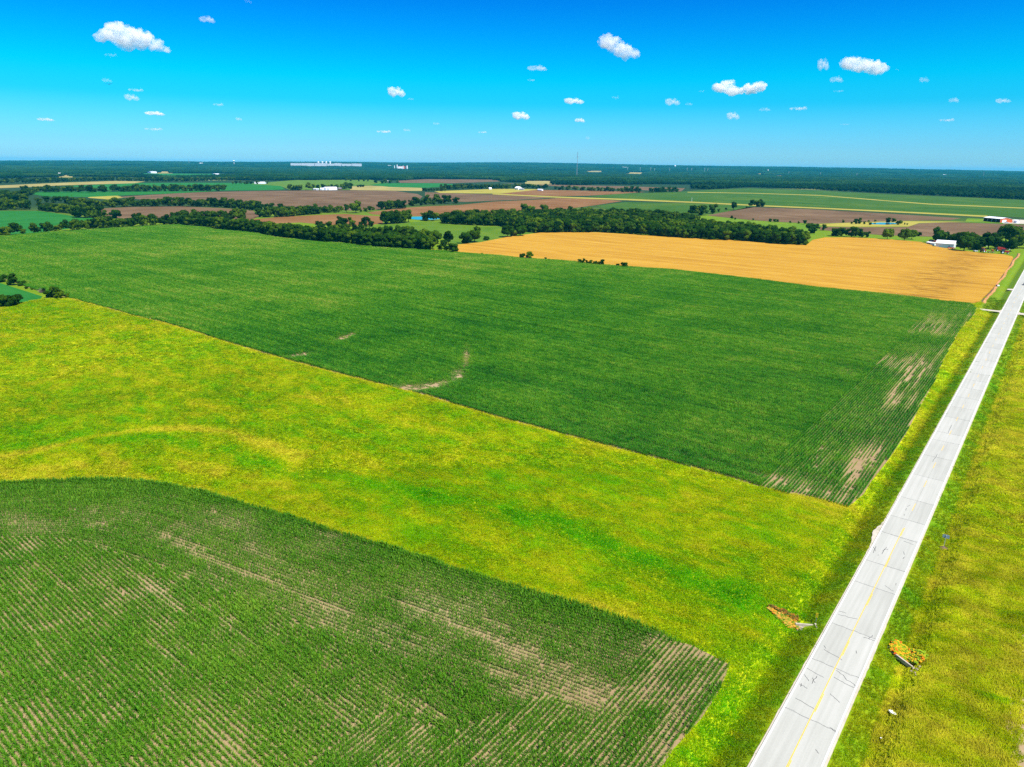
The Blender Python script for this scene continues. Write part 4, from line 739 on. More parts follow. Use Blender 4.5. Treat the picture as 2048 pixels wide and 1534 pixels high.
# ---- masses of trees
def crown_low(seed, nl=6, sub=1, lf=14, h0=.05, rad=.5):
    m_ = crown(seed, h0, rad, nl, sub, lf, .07); return m_
rest_x = np.array([[t[0], t[1], 0] for t in rest]); hts = np.array([t[2] for t in rest]); n = len(rest)
instancer('distant_trees', rest_x, np.stack([np.zeros(n), np.zeros(n), RNG.uniform(0, 6.28, n)], 1), np.stack([hts * 1.05, hts * 1.05, hts], 1), RNG.integers(0, 6, n), [crown(400 + i, .04, .48, 10, 1, 26, .05) for i in range(6)], M['leafi'], 'smaller trees filling the wood and the far tree rows', 'trees', tint=RNG.normal(0, .05, n))
FRONT = np.array([(-300, 360), (0, 357), (60, 355), (130, 353), (262, 354), (330, 358), (420, 359), (500, 361.5), (560, 361.5), (600, 360.5), (735, 359.5), (800, 361), (850, 358), (990, 359), (1000, 363), (1060, 366), (1110, 370), (1250, 372), (1360, 377.5), (1420, 379), (1500, 374.5), (1640, 380), (1800, 388), (2048, 400), (2400, 419)])
def wood(name, r0_, r1_, sp, protos, sz, lab, jit=.5, thin=0.):
    a = []; r = r0_
    az0, az1 = R(-41), R(41); pts = []
    while r < r1_:
        n_ = int(r * (az1 - az0) / sp); az_ = az0 + (np.arange(n_) + RNG.random(n_)) / n_ * (az1 - az0); rr_ = r + RNG.uniform(-.5, .5, n_) * sp; pts.append(np.stack([np.sin(az_) * rr_, np.cos(az_) * rr_], 1)); r += sp
    p = np.concatenate(pts); z = hills(p[:, 0], p[:, 1]); px_, py_ = proj(np.stack([p[:, 0], p[:, 1], z], 1))
    k = py_ < np.interp(px_, FRONT[:, 0], FRONT[:, 1]); p, z, px_, py_ = p[k], z[k], px_[k], py_[k]
    for c in CLEAR + [[(258, 346), (475, 347), (492, 352.5), (420, 355), (320, 356)]]: k = ~inpoly(px_, py_, c); p, z, px_, py_ = p[k], z[k], px_[k], py_[k]
    k = fbm(p[:, 0], p[:, 1], 900, 55) < (.76 - thin); p, z = p[k], z[k]
    n_ = len(p); s_ = RNG.uniform(.75, 1.25, n_); print(name, n_)
    hz = (sz[1] * (.75 + .5 * fbm(p[:, 0], p[:, 1], 400, 5))) * RNG.uniform(.8, 1.2, n_)
    instancer(name, np.stack([p[:, 0], p[:, 1], z], 1), np.stack([np.zeros(n_), np.zeros(n_), RNG.uniform(0, 6.28, n_)], 1), np.stack([s_ * sz[0], s_ * sz[0], hz], 1), RNG.integers(0, len(protos), n_), protos, M['leaff'], lab, 'woodland', tint=.34 * (fbm(p[:, 0], p[:, 1], 260, 9) - .5) + .4 * (fbm(p[:, 0] / 3, p[:, 1], 420, 19) - .5) + RNG.normal(0, .05, n_))
wood('near_forest', 1300, 3600, 14.5, [crown(500 + i, .02, .5, 8, 1, 16, .06) for i in range(5)], (16, 15), 'nearer edge of the endless forest beyond the fields')
def clump(seed, n_=14):
    rr = random.Random(seed); b = MB()
    for i in range(n_):
        a = i * 2.4; q = .5 * math.sqrt(i / n_); lobe(b, (q * math.cos(a), q * math.sin(a), rr.uniform(.35, .6)), rr.uniform(.11, .16), rr.uniform(.35, .5), rr, 1, .2)
    return b.mesh('forest_clump', M['leafi'])
wood('middle_forest', 3600, 8200, 44, [clump(600 + i) for i in range(5)], (62, 17), 'middle distance of the endless forest')
wood('far_forest', 8200, 19500, 120, [clump(620 + i, 26) for i in range(5)], (170, 20), 'bluish farthest forest along the horizon')
# ------------------------------------------------------------------ buildings
M['wwall'] = plain('white_siding', (.84, .87, .94), .6, .3, .08, 1.); M['wroof'] = plain('white_metal_roof', (.85, .86, .88), .4, .4, .06, 1.); M['groof'] = plain('grey_roof', (.30, .30, .31), .7, .2, .2, 1.)
M['red'] = plain('red_siding', (.50, .09, .04), .6, .3, .15, 1.); M['dred'] = plain('shaded_red_interior', (.12, .012, .010), .9, .1, .3, 1.); M['dark'] = plain('opening_shade', (.015, .015, .018), .9, .05, .2, 1.)  # shed interior and door openings are coloured dark to stand for shade inside
M['glass'] = NT('window_glass', .1, .5).col((.05, .08, .12)).m; M['steel'] = plain('galvanised_steel', (.55, .57, .60), .4, .5, .2, .6)
def frame_of(pL, pR):
    a = np.array(P(*pL)); b = np.array(P(*pR)); L = np.hypot(*(b - a)); c = (a + b) / 2; return a, b, L, math.atan2(b[1] - a[1], b[0] - a[0])
def gable(name, pL, pR, depth, wh, rh, wall, roof, lab, cat='barn', openings=(), group=None, along=True, grp=None):
    """front wall foot runs pL->pR; x along it, y away from the camera. openings: (name, x0, x1, z0, z1, mat, side)"""
    a, b, L, rz = frame_of(pL, pR); z0 = float(hills(*a)); e = obj(name, None, loc=(a[0], a[1], z0), rot=(0, 0, rz)); tag(e, lab, cat, grp)
    w = MB(); w.box(0, L, 0, depth, 0, wh)
    if rh > 0:
        if along: w.add([(0, 0, wh), (0, depth, wh), (0, depth / 2, wh + rh)], [(0, 2, 1)]); w.add([(L, 0, wh), (L, depth, wh), (L, depth / 2, wh + rh)], [(0, 1, 2)])
        else: w.add([(0, 0, wh), (L, 0, wh), (L / 2, 0, wh + rh)], [(0, 1, 2)]); w.add([(0, depth, wh), (L, depth, wh), (L / 2, depth, wh + rh)], [(0, 2, 1)])
    obj('wall', w.mesh('wall', wall), e); o = .5; th = .18; r_ = MB()
    def slab(p):  # four corners, thickened
        r_.add([(*q[:2], q[2] + .02) for q in p] + [(*q[:2], q[2] + th) for q in p], [(0, 3, 2, 1), (4, 5, 6, 7), (0, 1, 5, 4), (1, 2, 6, 5), (2, 3, 7, 6), (3, 0, 4, 7)])
    if along:
        k = rh / (depth / 2) * o if rh else 0
        slab([(-o, -o, wh - k), (L + o, -o, wh - k), (L + o, depth / 2, wh + rh), (-o, depth / 2, wh + rh)]); slab([(-o, depth / 2, wh + rh), (L + o, depth / 2, wh + rh), (L + o, depth + o, wh - k), (-o, depth + o, wh - k)])
    else:
        k = rh / (L / 2) * o if rh else 0
        slab([(-o, -o, wh - k), (L / 2, -o, wh + rh), (L / 2, depth + o, wh + rh), (-o, depth + o, wh - k)]); slab([(L / 2, -o, wh + rh), (L + o, -o, wh - k), (L + o, depth + o, wh - k), (L / 2, depth + o, wh + rh)])
    obj('roof', r_.mesh('roof', roof), e)
    for nm, x0, x1, q0, q1, mt, sd_ in openings:
        m_ = MB()
        if sd_ == 'f': m_.box(x0, x1, -.08, .0, q0, q1)
        else: m_.box(L, L + .08, x0, x1, q0, q1)
        obj(nm, m_.mesh(nm, mt), e)
    return e, L
gable('white_barn', (1870.5, 494.2), (1907, 496.8), 11, 4.4, 2.6, M['wwall'], M['wroof'], 'long white metal barn with white roof half hidden by trees', 'barn', [('window', 11.5, 12.6, 1.4, 2.4, M['glass'], 'f'), ('sliding_door', 3.2, 7.6, .1, 3.6, M['steel'], 'r')])
gable('open_shed', (1852.5, 488.3), (1868.5, 490.8), 5, 2.2, .5, M['wwall'], M['wroof'], 'low white shed at the left end of the long white barn', 'shed', [('door', 1., 6.2, .1, 1.3, M['dark'], 'f')])
gable('red_shed', (1856.5, 485.3), (1873, 487.3), 5, 2.4, .9, M['red'], plain('pink_roof', (.45, .16, .15)), 'small red roofed shed behind the low white shed', 'shed', [('door', 2., 4.2, .1, 1.9, M['wwall'], 'f')])
gable('farmhouse', (2001, 498), (2019, 499.5), 9, 3.2, 2.4, M['wwall'], M['wroof'], 'white farmhouse half hidden under the grove trees', 'house', [('window', 1.6, 2.8, 1.1, 2.3, M['glass'], 'f'), ('door', 4.3, 5.3, .1, 2.2, M['red'], 'f'), ('window', 6.6, 7.8, 1.1, 2.3, M['glass'], 'f')])
gable('garage', (1958, 492), (1972, 493), 7, 2.8, 1.6, M['wwall'], M['groof'], 'small pale garage in the shade of the grove', 'shed', [('garage_door', 1.2, 4.2, .1, 2.3, M['steel'], 'f')])
# red machine shed with open front
a, b_, L, rz = frame_of((1966.3, 442.4), (1999.6, 445.6)); e = obj('machine_shed', None, loc=(a[0], a[1], 0), rot=(0, 0, rz)); tag(e, 'long red machine shed with open dark front and white roof', 'shed')
DP = 21.; w = MB(); w.box(0, L, 13, 13.2, 0, 6.5); w.box(0, .2, 0, 13, 0, 6.2); w.box(L - .2, L, .3, DP, 0, 5.4); w.box(L - 3, L, DP - .2, DP, 0, 5.4); obj('interior_wall', w.mesh('interior_wall', M['dred']), e)
w = MB(); w.add([(L, 0, 0), (L, DP, 0), (L, DP, 5.2), (L, DP * .45, 7.4), (L, 0, 6.0), (L + .15, 0, 0), (L + .15, DP, 0), (L + .15, DP, 5.2), (L + .15, DP * .45, 7.4), (L + .15, 0, 6.0)], [(4, 3, 2, 1, 0), (5, 6, 7, 8, 9), (0, 1, 6, 5), (1, 2, 7, 6), (2, 3, 8, 7), (3, 4, 9, 8), (4, 0, 5, 9)]); obj('end_wall', w.mesh('end_wall', plain('sunlit_red_siding', (.62, .13, .035), .6, .3, .1, 1.)), e)  # brighter orange puts the sunlit end wall into the colour
w = MB()
for q in ([(-.6, -.8, 5.7), (L + .6, -.8, 5.7), (L + .6, DP * .45, 7.5), (-.6, DP * .45, 7.5)], [(-.6, DP * .45, 7.5), (L + .6, DP * .45, 7.5), (L + .6, DP + .5, 5.2), (-.6, DP + .5, 5.2)]):
    w.add(q + [(x_, y_, z_ + .2) for x_, y_, z_ in q], [(0, 3, 2, 1), (4, 5, 6, 7), (0, 1, 5, 4), (1, 2, 6, 5), (2, 3, 7, 6), (3, 0, 4, 7)])
obj('roof', w.mesh('roof', M['wroof']), e)
for i in range(5):
    w = MB(); x_ = .1 + i * (L - .4) / 4; w.box(x_, x_ + .3, 0, .3, 0, 5.7); obj('post', w.mesh('post', M['wwall']), e)
w = MB(); w.box(L + .15, L + .28, 3.5, 10.5, .1, 4.3); obj('door', w.mesh('door', M['wwall']), e)
# far farm with white sheds
gable('white_shed', (651, 380.3), (674.5, 380), 16, 6.5, 2.6, M['wwall'], M['wroof'], 'largest white shed of the far farm in the brown field', 'barn', [('door', 5, 11, .1, 4.8, M['steel'], 'f')])
gable('white_shed', (641, 380.2), (650, 380.2), 14, 4.6, 1.8, M['wwall'], M['wroof'], 'middle white shed left of the largest far shed', 'barn', [('door', 2, 5, .1, 3.4, M['steel'], 'f')])
gable('grey_shed', (627.5, 380.3), (638.5, 380.2), 12, 3.6, 1., M['steel'], M['wroof'], 'low pale grey shed at the left end of the far farm', 'barn', [('door', 2, 6, .1, 2.8, M['dark'], 'f')])
gable('rusty_shed', (677.5, 379.5), (684, 379.2), 8, 4., 1.8, plain('rusty_wall', (.16, .07, .05)), M['groof'], 'small brown shed right of the far white sheds', 'shed', [('door', 2, 4, .1, 2.6, M['dark'], 'f')])
gable('far_barn', (509, 367.8), (529, 368), 22, 5.5, 2.4, M['wwall'], M['wroof'], 'far white barn alone among green fields at left', 'barn', [('door', 8, 14, .1, 4., M['dark'], 'f')])
gable('white_barn', (1029.5, 379.3), (1036.5, 379.6), 18, 6, 4.5, M['wwall'], M['wroof'], 'white steep roofed barn of the distant yellow farmyard', 'barn', [('door', 3, 6, .1, 4., M['dark'], 'f')])
gable('long_shed', (1074.5, 381.3), (1083.5, 381.6), 9, 4., 1.5, M['wwall'], M['wroof'], 'small long white shed at the right of the distant farmyard', 'shed', [('door', 1, 3, .1, 2.5, M['dark'], 'f')])
gable('farmhouse', (1038, 380.3), (1047, 380.5), 9, 4., 2., plain('grey_siding', (.40, .40, .42)), M['groof'], 'grey farmhouse beside the distant steep roofed barn', 'house', [('window', 2, 3.4, 1.2, 2.6, M['glass'], 'f')])
gable('farmhouse', (978.5, 378.8), (983.5, 378.8), 9, 4., 2., M['wwall'], M['wroof'], 'small white house in front of the far tree line', 'house', [('window', 2, 3.4, 1.2, 2.6, M['glass'], 'f')])
gable('farmhouse', (962, 377.5), (967, 377.5), 9, 5., 3., M['wwall'], M['groof'], 'white house with grey roof among the far trees', 'house', [('window', 2, 3.4, 1.2, 2.6, M['glass'], 'f')])
gable('farmhouse', (768, 364), (781, 364), 12, 4.5, 2.5, plain('beige_siding', (.5, .48, .42)), M['groof'], 'wide grey roofed house under dark trees at the wood edge', 'house', [('window', 3, 6, 1.2, 3., M['glass'], 'f')])
for i, (x0, x1, y0, h, l) in enumerate([(302, 314, 346.5, 7, 'pale low building in the left far woods'), (430, 440, 352.3, 8, 'tiny white building beside the pale teal field'), (400, 406, 329.5, 14, 'white speck building left of the water tower'), (437, 446, 331.5, 12, 'faint white building near the horizon left of centre'), (745, 766, 333.5, 9, 'long pale building right of the big factory'), (776, 782, 334, 12, 'small white building between factory and silos'), (843, 862, 332.5, 8, 'low pale long building right of the silos'), (892, 913, 333.2, 8, 'left of two low pale far buildings'), (915, 938, 334, 8, 'right of two low pale far buildings'), (1110, 1136, 333.5, 9, 'pale far warehouse left of the tall mast'), (1226, 1231, 336.5, 9, 'first small white far building right of the mast'), (1245, 1256, 336.5, 10, 'second small white far building right of the mast'), (1349, 1351.5, 335, 20, 'tiny white tower like building near the horizon'), (1888, 1898, 352.5, 10, 'white low building in the right far woods'), (1772, 1784, 351, 8, 'pale building in the right far woods'), (1952, 1957, 368, 8, 'tiny white house in the woods at right'), (1961, 1964, 366.5, 8, 'second tiny white house in the woods at right'), (1535, 1537, 344, 15, 'tiny white speck building in the blue woods'), (1962, 1972, 354.5, 9, 'far right pale building in the blue woods'), (118, 123, 352.5, 9, 'small pale building at the far left wood'), (52, 62, 353.5, 8, 'leftmost pale building in the far woods')]):
    gable('far_building', (x0, y0), (x1, y0), 60 if x1 - x0 > 8 else 25, h * 1.6, h * .3, M['wwall'], M['wroof'], l, 'building', [('window', 3, 8, h * .4, h * .8, M['glass'], 'f')])
# the big factory on the horizon
def at_far(px, d):
    x, y = P(px, 340); q = math.hypot(x, y); x, y = x / q * d, y / q * d; return x, y, float(hills(x, y))
def pz(px, py, d):                                # height of a point seen at (px, py) standing at distance d
    x, y, z = at_far(px, d); v = FW * FPX + RT * (px - 1024) + UP * (767 - py); return x, y, CAM_H + v[2] / math.hypot(v[0], v[1]) * d
def tower_at(px, ytop, d): x, y, z = at_far(px, d); return x, y, z, pz(px, ytop, d)[2]
fx, fy, fz = at_far(654, 10500); ft = pz(654, 326.6, 10500)[2]; e = obj('factory', None, loc=(fx, fy, 0), rot=(0, 0, math.atan2(-fx, fy))); tag(e, 'huge white factory with four white towers on the horizon', 'factory')
k = 10500 / 1310.                                  # metres per picture pixel there
for i, (x0, x1, tp) in enumerate([(593, 612, 327.6), (612, 634, 327.2), (634, 655, 326.9), (655, 668, 327.5), (668, 680, 326.6), (680, 698, 327.6), (698, 715, 327.)]):
    zt = pz(654, tp, 10500)[2]; w = MB(); w.box((x0 - 654) * k, (x1 - 654) * k - 2, -i % 3 * 12, 90, fz - 5, zt); obj('wall', w.mesh('wall', M['steel']), e); w = MB(); w.box((x0 - 654) * k - 1, (x1 - 654) * k - 1, -i % 3 * 12 - 1, 91, zt + .1, zt + 3); obj('roof', w.mesh('roof', M['wroof']), e)  # grey steel on the white walls paints in the fade of distance
for px in (640, 647, 653.6, 660.3):
    w = MB(); zt = pz(px, 322.6, 10500)[2]; X = (px - 654) * k; w.tube((X, 30, fz), (X, 30, zt), 7, 7, 12); w.tube((X, 30, zt - 14), (X, 30, zt), 13, 13, 12); obj('tower', w.mesh('tower', M['wroof']), e)
d = 9000; e0 = at_far(802, d); e = obj('grain_elevator', None, loc=(e0[0], e0[1], 0), rot=(0, 0, math.atan2(-e0[0], e0[1]))); tag(e, 'white silos and processing plant near the horizon', 'factory'); k = d / 1320.
for px, tp, r_ in ((790.5, 331, 5), (795.2, 329.3, 6), (806, 331.6, 6), (813, 331.2, 9)):
    w = MB(); X = (px - 802) * k; w.tube((X, 0, e0[2]), (X, 0, pz(px, tp, d)[2]), r_, r_, 12); obj('silo', w.mesh('silo', M['wroof']), e)
w = MB(); w.box(-5 * k, 8 * k, 5, 40, e0[2], pz(802, 332.4, d)[2]); obj('wall', w.mesh('wall', M['red']), e); w = MB(); w.box(-5 * k, 3 * k, -9, 4, e0[2], pz(802, 333.2, d)[2]); obj('annex', w.mesh('annex', M['wwall']), e)
def mast(px, yt, d, w_, lab, r_=1.2):
    x, y, z, zt = tower_at(px, yt, d); e = obj('radio_mast', None, loc=(x, y, z)); tag(e, lab, 'mast'); h = zt - z; b = MB()
    for i in range(3): a = i * 2.094; b.tube((w_ * math.cos(a), w_ * math.sin(a), 0), (w_ * .7 * math.cos(a), w_ * .7 * math.sin(a), h), .5 * r_, .4 * r_, 5)
    q = 0.
    while q < h - 12:
        for i in range(3): a = i * 2.094; c = a + 2.094; b.tube((w_ * math.cos(a), w_ * math.sin(a), q), (w_ * math.cos(c), w_ * math.sin(c), q + 12), .25 * r_, .25 * r_, 3)
        q += 12
    obj('lattice', b.mesh('lattice', M['groof']), e)
    for i in range(3): a = i * 2.094 + .4; g2 = MB(); g2.tube((h * .5 * math.cos(a), h * .5 * math.sin(a), 0), (0, 0, h * .85), .12, .12, 4); obj('guy_wire', g2.mesh('guy_wire', M['groof']), e)
mast(1154, 303.5, 5400, 2.0, 'tall thin lattice radio mast rising above the horizon', 1.6); mast(380, 317.5, 12000, 3., 'short faint mast on the horizon left of the water tower', 1.8); mast(1969, 343.5, 9000, 3, 'small mast poking above the right horizon')
x, y, z, zt = tower_at(469.5, 320.2, 11500); e = obj('water_tower', None, loc=(x, y, z)); tag(e, 'white water tower with bulb tank on the horizon', 'water tower'); h = zt - z; w = MB(); w.tube((0, 0, 0), (0, 0, h - 14), 7, 6, 12); obj('shaft', w.mesh('shaft', M['steel']), e)
w = MB(); lobe(w, (0, 0, h - 10), 15, 10, random.Random(1), 2, 0.); obj('tank', w.mesh('tank', M['wroof'], True), e)
for i, (px, yt, yb) in enumerate([(1255, 335, 341), (1280, 335, 342), (1301, 334.5, 342.5), (1309, 337, 342), (1339, 336, 343), (1374, 335, 343), (1383, 336, 343), (1409, 336, 343.5), (1415, 336.5, 343.5), (1640, 344.5, 350.5), (1713, 346, 352), (1577, 343, 349)]):
    lab_ = ('leftmost ' if i == 0 else 'rightmost ' if i == 10 else ORD[[0, 1, 2, 3, 4, 5, 6, 7, 8, 9, 11, 10][i]] + ' from left, ') + 'pale power pylon in the far woods right of the mast'
    x, y = P(px, yb + 2); d = math.hypot(x, y); z = float(hills(x, y)); zt = pz(px, yt, d)[2]; e = obj('power_pylon', None, loc=(x, y, z), rot=(0, 0, .9)); e['label'] = lab_; e['category'] = 'pylon'; e['group'] = 'pylons of the far power line'
    h = zt - z; w = MB(); r_ = d / 6000 * .55
    for sx in (-1, 1): w.tube((sx * 3, 0, 0), (sx * .6, 0, h), r_, r_ * .8, 5)
    obj('lattice', w.mesh('lattice', M['steel']), e); w = MB()
    for q in (.72, .84, .95): w.box(-6, 6, -.5, .5, h * q, h * q + r_ * 1.6)
    obj('crossarm', w.mesh('crossarm', M['steel']), e)
x, y = P(1383.3, 403.5); e = obj('utility_pole', None, loc=(x, y, 0)); tag(e, 'thin pale pole standing by the yellow strip', 'pole'); w = MB(); w.tube((0, 0, 0), (0, 0, 9.5), .28, .2, 7); obj('pole', w.mesh('pole', M['wwall']), e); w = MB(); w.box(-1.2, 1.2, -.1, .1, 8.6, 8.9); obj('crossarm', w.mesh('crossarm', M['groof']), e)

# ------------------------------------------------------------------ farm machines and cars
M['tred'] = plain('tractor_red', (.50, .02, .015), .4, .5, .2, 1.); M['tyre'] = plain('tyre_rubber', (.02, .02, .02), .9, .1, .2, 1.); M['wpaint'] = plain('white_car_paint', (.8, .8, .82), .3, .5, .03, 1.); M['black'] = plain('black_car_paint', (.02, .02, .025), .25, .6, .1, 1.)
def wheel(e, x, y, r_, w_):
    m_ = MB(); m_.tube((x, y - w_ / 2, r_), (x, y + w_ / 2, r_), r_, r_, 14); t = obj('wheel', m_.mesh('wheel', M['tyre']), e); m_ = MB(); m_.tube((x, y - w_ / 2 - .03, r_), (x, y + w_ / 2 + .03, r_), r_ * .55, r_ * .55, 10); obj('rim', m_.mesh('rim', M['wwall']), t)
def tractor(px, py, rz, k, lab):
    x, y = P(px, py); e = obj('tractor', None, loc=(x, y, 0), rot=(0, 0, rz), scl=(k, k, k)); tag(e, lab, 'tractor')
    b = MB(); b.box(.2, 2.6, -.45, .45, .9, 1.75); b.box(-1.3, .3, -.5, .5, .8, 1.5); obj('body', b.mesh('body', M['tred']), e)
    b = MB(); b.box(-1.2, .3, -.7, .7, 1.5, 2.75); obj('cab', b.mesh('cab', M['glass']), e); b = MB(); b.box(-1.3, .4, -.8, .8, 2.76, 2.95); obj('cab_roof', b.mesh('cab_roof', M['tred']), e)
    b = MB(); b.tube((1.8, .25, 1.7), (1.8, .25, 2.6), .06, .06, 6); obj('exhaust', b.mesh('exhaust', M['groof']), e)
    for sy in (-1, 1): wheel(e, -.7, sy * .95, .85, .5); wheel(e, 2.1, sy * .8, .5, .3)
tractor(1965.5, 504.6, .5, 1.45, 'red tractor parked in front of the grove trees'); tractor(2007, 507.3, -.4, 1.6, 'dark red tractor nearest the road end of the wheat')
x, y = P(1999, 502.5); e = obj('combine_harvester', None, loc=(x, y, 0), rot=(0, 0, 2.7)); tag(e, 'large red combine harvester beside the white house', 'combine')
b = MB(); b.box(-4, 2.2, -1.5, 1.5, 1.3, 3.9); b.add([(-4, -1.5, 1.3), (-4, 1.5, 1.3), (-5.6, 1.2, 2.), (-5.6, -1.2, 2.), (-4, -1.5, 3.7), (-4, 1.5, 3.7), (-5.6, 1.2, 2.9), (-5.6, -1.2, 2.9)], [(0, 1, 2, 3), (4, 7, 6, 5), (3, 2, 6, 7), (0, 3, 7, 4), (1, 5, 6, 2)]); obj('body', b.mesh('body', M['tred']), e)
b = MB(); b.box(2.2, 4., -1.1, 1.1, 1.8, 3.8); obj('cab', b.mesh('cab', M['glass']), e); b = MB(); b.add([(3.4, -.5, 1.6), (3.4, .5, 1.6), (5.6, .5, .5), (5.6, -.5, .5), (3.4, -.5, 2.2), (3.4, .5, 2.2), (5.6, .5, 1.1), (5.6, -.5, 1.1)], [(0, 1, 2, 3), (4, 7, 6, 5), (0, 3, 7, 4), (1, 5, 6, 2), (3, 2, 6, 7)]); b.box(5.4, 6.6, -3., 3., .3, 1.2); obj('header', b.mesh('header', M['tred']), e)
for sy in (-1, 1): wheel(e, 2., sy * 1.7, .95, .6); wheel(e, -3., sy * 1.4, .6, .4)
def wagon(px, py, rz, L, mt, lab, low=.7, hi=1.5, nm='wagon'):
    x, y = P(px, py); e = obj(nm, None, loc=(x, y, 0), rot=(0, 0, rz)); tag(e, lab, 'wagon'); b = MB(); b.box(-L / 2, L / 2, -1.1, 1.1, low, low + .15)
    for q in ((-L / 2, L / 2, -1.1, -1.02), (-L / 2, L / 2, 1.02, 1.1), (-L / 2, -L / 2 + .08, -1.02, 1.02), (L / 2 - .08, L / 2, -1.02, 1.02)): b.box(*q, low + .15, hi)
    obj('box', b.mesh('box', mt), e); b = MB(); b.tube((L / 2, 0, .6), (L / 2 + 1.6, 0, .4), .08, .06, 6); obj('drawbar', b.mesh('drawbar', M['groof']), e)
    for sx in (-1, 1):
        for sy in (-1, 1): wheel(e, sx * L * .3, sy * .95, .4, .25)
wagon(1982, 505.3, -.1, 6., plain('old_wood', (.20, .12, .06)), 'low brown flat wagon between the two tractors', .6, 1.1, 'flat_wagon'); wagon(1950.5, 503.2, .2, 3.6, M['steel'], 'small grey trailer at the wheat edge left of the first tractor', .5, 1.2, 'trailer')
wagon(1902, 497.4, -.15, 6.5, M['tred'], 'low red implement beside the right end of the white barn', .5, 1.15, 'red_trailer')
def car(nm, px, py, rz, mt, lab, pick=False, k=1.):
    x, y = P(px, py); e = obj(nm, None, loc=(x, y, .0), rot=(0, 0, rz), scl=(k, k, k)); tag(e, lab, 'truck' if pick else 'car')
    b = MB(); prof = [(-2.3, .35), (2.3, .35), (2.35, .8), (1.2, 1.02), (-2.3, 1.05)]
    def ext(pr, w_): 
        n_ = len(pr); b.add([(x_, -w_, z_) for x_, z_ in pr] + [(x_, w_, z_) for x_, z_ in pr], [list(range(n_)), list(range(2 * n_ - 1, n_ - 1, -1))] + [(i, n_ + i, n_ + (i + 1) % n_, (i + 1) % n_) for i in range(n_)])
    ext(prof, .92); obj('body', b.mesh('body', mt), e); b = MB(); ext([(1.1, 1.03), (.45, 1.6), (-.9 if pick else -1.5, 1.6), (-1.1 if pick else -2.1, 1.06)], .78); obj('window', b.mesh('window', M['glass']), e)
    b = MB(); b.box(-.95 if pick else -1.5, .45, -.76, .76, 1.605, 1.66); obj('roof', b.mesh('roof', mt), e)
    for sx in (-1.45, 1.45):
        for sy in (-.84, .84): wheel(e, sx, sy, .36, .22)
    for sy in (-.6, .6): b = MB(); b.box(2.33, 2.38, sy - .16, sy + .16, .6, .75); obj('headlight', b.mesh('headlight', M['wwall']), e)
car('parked_truck', 2012.5, 446.3, -.6, M['wpaint'], 'white pickup truck parked in front of the red machine shed', True, 1.5); car('parked_car', 2021, 444.3, -.5, M['black'], 'dark vehicle beside the white door of the red shed', False, 1.3)
xw, yw = P(2049.5, 570); car('car', 2049.5, 570, math.pi / 2 - ROAD_AZ + math.pi, M['black'], 'dark car on the road cut by the right edge', False, 1.)
gable('white_tank_shed', (2026.5, 446), (2033, 446.5), 6, 4, .8, M['wwall'], M['wroof'], 'white box trailer beside the red machine shed', 'trailer', [('door', 1., 2.6, .3, 3.2, M['steel'], 'f')])

# ------------------------------------------------------------------ roadside things
p = st(158.3, -7.95); e = obj('road_sign', None, loc=(*p, float(H(*p))), rot=(0, 0, math.pi / 2 - ROAD_AZ)); tag(e, 'blue grey road sign seen from behind in a bare patch right of the road', 'sign')
b = MB(); b.box(-.05, .05, -.05, .05, -.1, 3.05); obj('post', b.mesh('post', M['steel']), e); b = MB(); b.box(.035, .055, -.62, .62, 2.35, 3.15); obj('panel', b.mesh('panel', plain('sign_back', (.36, .44, .50), .35, .5, .1, 2.)), e); b = MB(); b.box(.056, .062, -.64, .3, 2.55, 2.6); b.box(.056, .062, -.3, .64, 2.9, 2.95); obj('brace', b.mesh('brace', M['steel']), e)
b = MB(); v, f = ico(2); b.add([(q.x * 1. * (1 + .2 * math.sin(5 * q.y)), q.y * .9, q.z * .12) for q in v], f); o = obj('bare_patch', b.mesh('bare_patch', plain('dug_earth', (.20, .12, .09), .95, .05, .4, 4.)), loc=(p[0], p[1], float(H(*p)))); tag(o, 'small mound of bare earth around the sign post', kind='structure')
p = st(113.1, 5.85); e = obj('marker_post', None, loc=(*p, float(H(*p))), rot=(0, 0, math.pi / 2 - ROAD_AZ)); tag(e, 'short post with yellow marker above the left culvert', 'marker'); b = MB(); b.box(-.04, .04, -.04, .04, -.2, 1.5); obj('post', b.mesh('post', M['groof']), e); b = MB(); b.box(-.09, -.05, -.2, .2, 1.0, 1.9); obj('reflector', b.mesh('reflector', plain('marker_yellow', (.9, .62, .02), .5, .3, .05, 2.)), e)
# left culvert: headwall and two wing walls
def culvert(s0, t0, s1, t1, zb, lab, dir_):
    a = st(s0, t0); c = st(s1, t1); L = np.hypot(*(c - a)); rz = math.atan2(c[1] - a[1], c[0] - a[0]); e = obj('culvert', None, loc=(a[0], a[1], zb), rot=(0, 0, rz)); tag(e, lab, 'culvert')
    b = MB(); b.box(0, L, 0, .25, 0, .6); obj('wing_wall', b.mesh('wing_wall', M['oldconc']), e); b = MB(); b.box(-.3, -.003, dir_ * 1.9 if dir_ < 0 else 0, 0.28 if dir_ < 0 else dir_ * 1.9, 0, .85); obj('headwall', b.mesh('headwall', M['oldconc']), e)
    b = MB(); b.box(0, L, -1.2 if dir_ < 0 else .28, 0 if dir_ < 0 else 1.4, .0, .12); obj('floor_slab', b.mesh('floor_slab', M['oldconc']), e)
culvert(112.3, 5.9, 110.7, 8.6, -1.25, 'pale concrete culvert mouth in the left road ditch', 1)
culvert(113.6, -5.5, 111.3, -9.4, -1.35, 'pale concrete culvert wall beside the orange flower bed right of the road', 1)
M['stone'] = plain('rubble', (.45, .36, .28), .95, .05, .4, 4.)
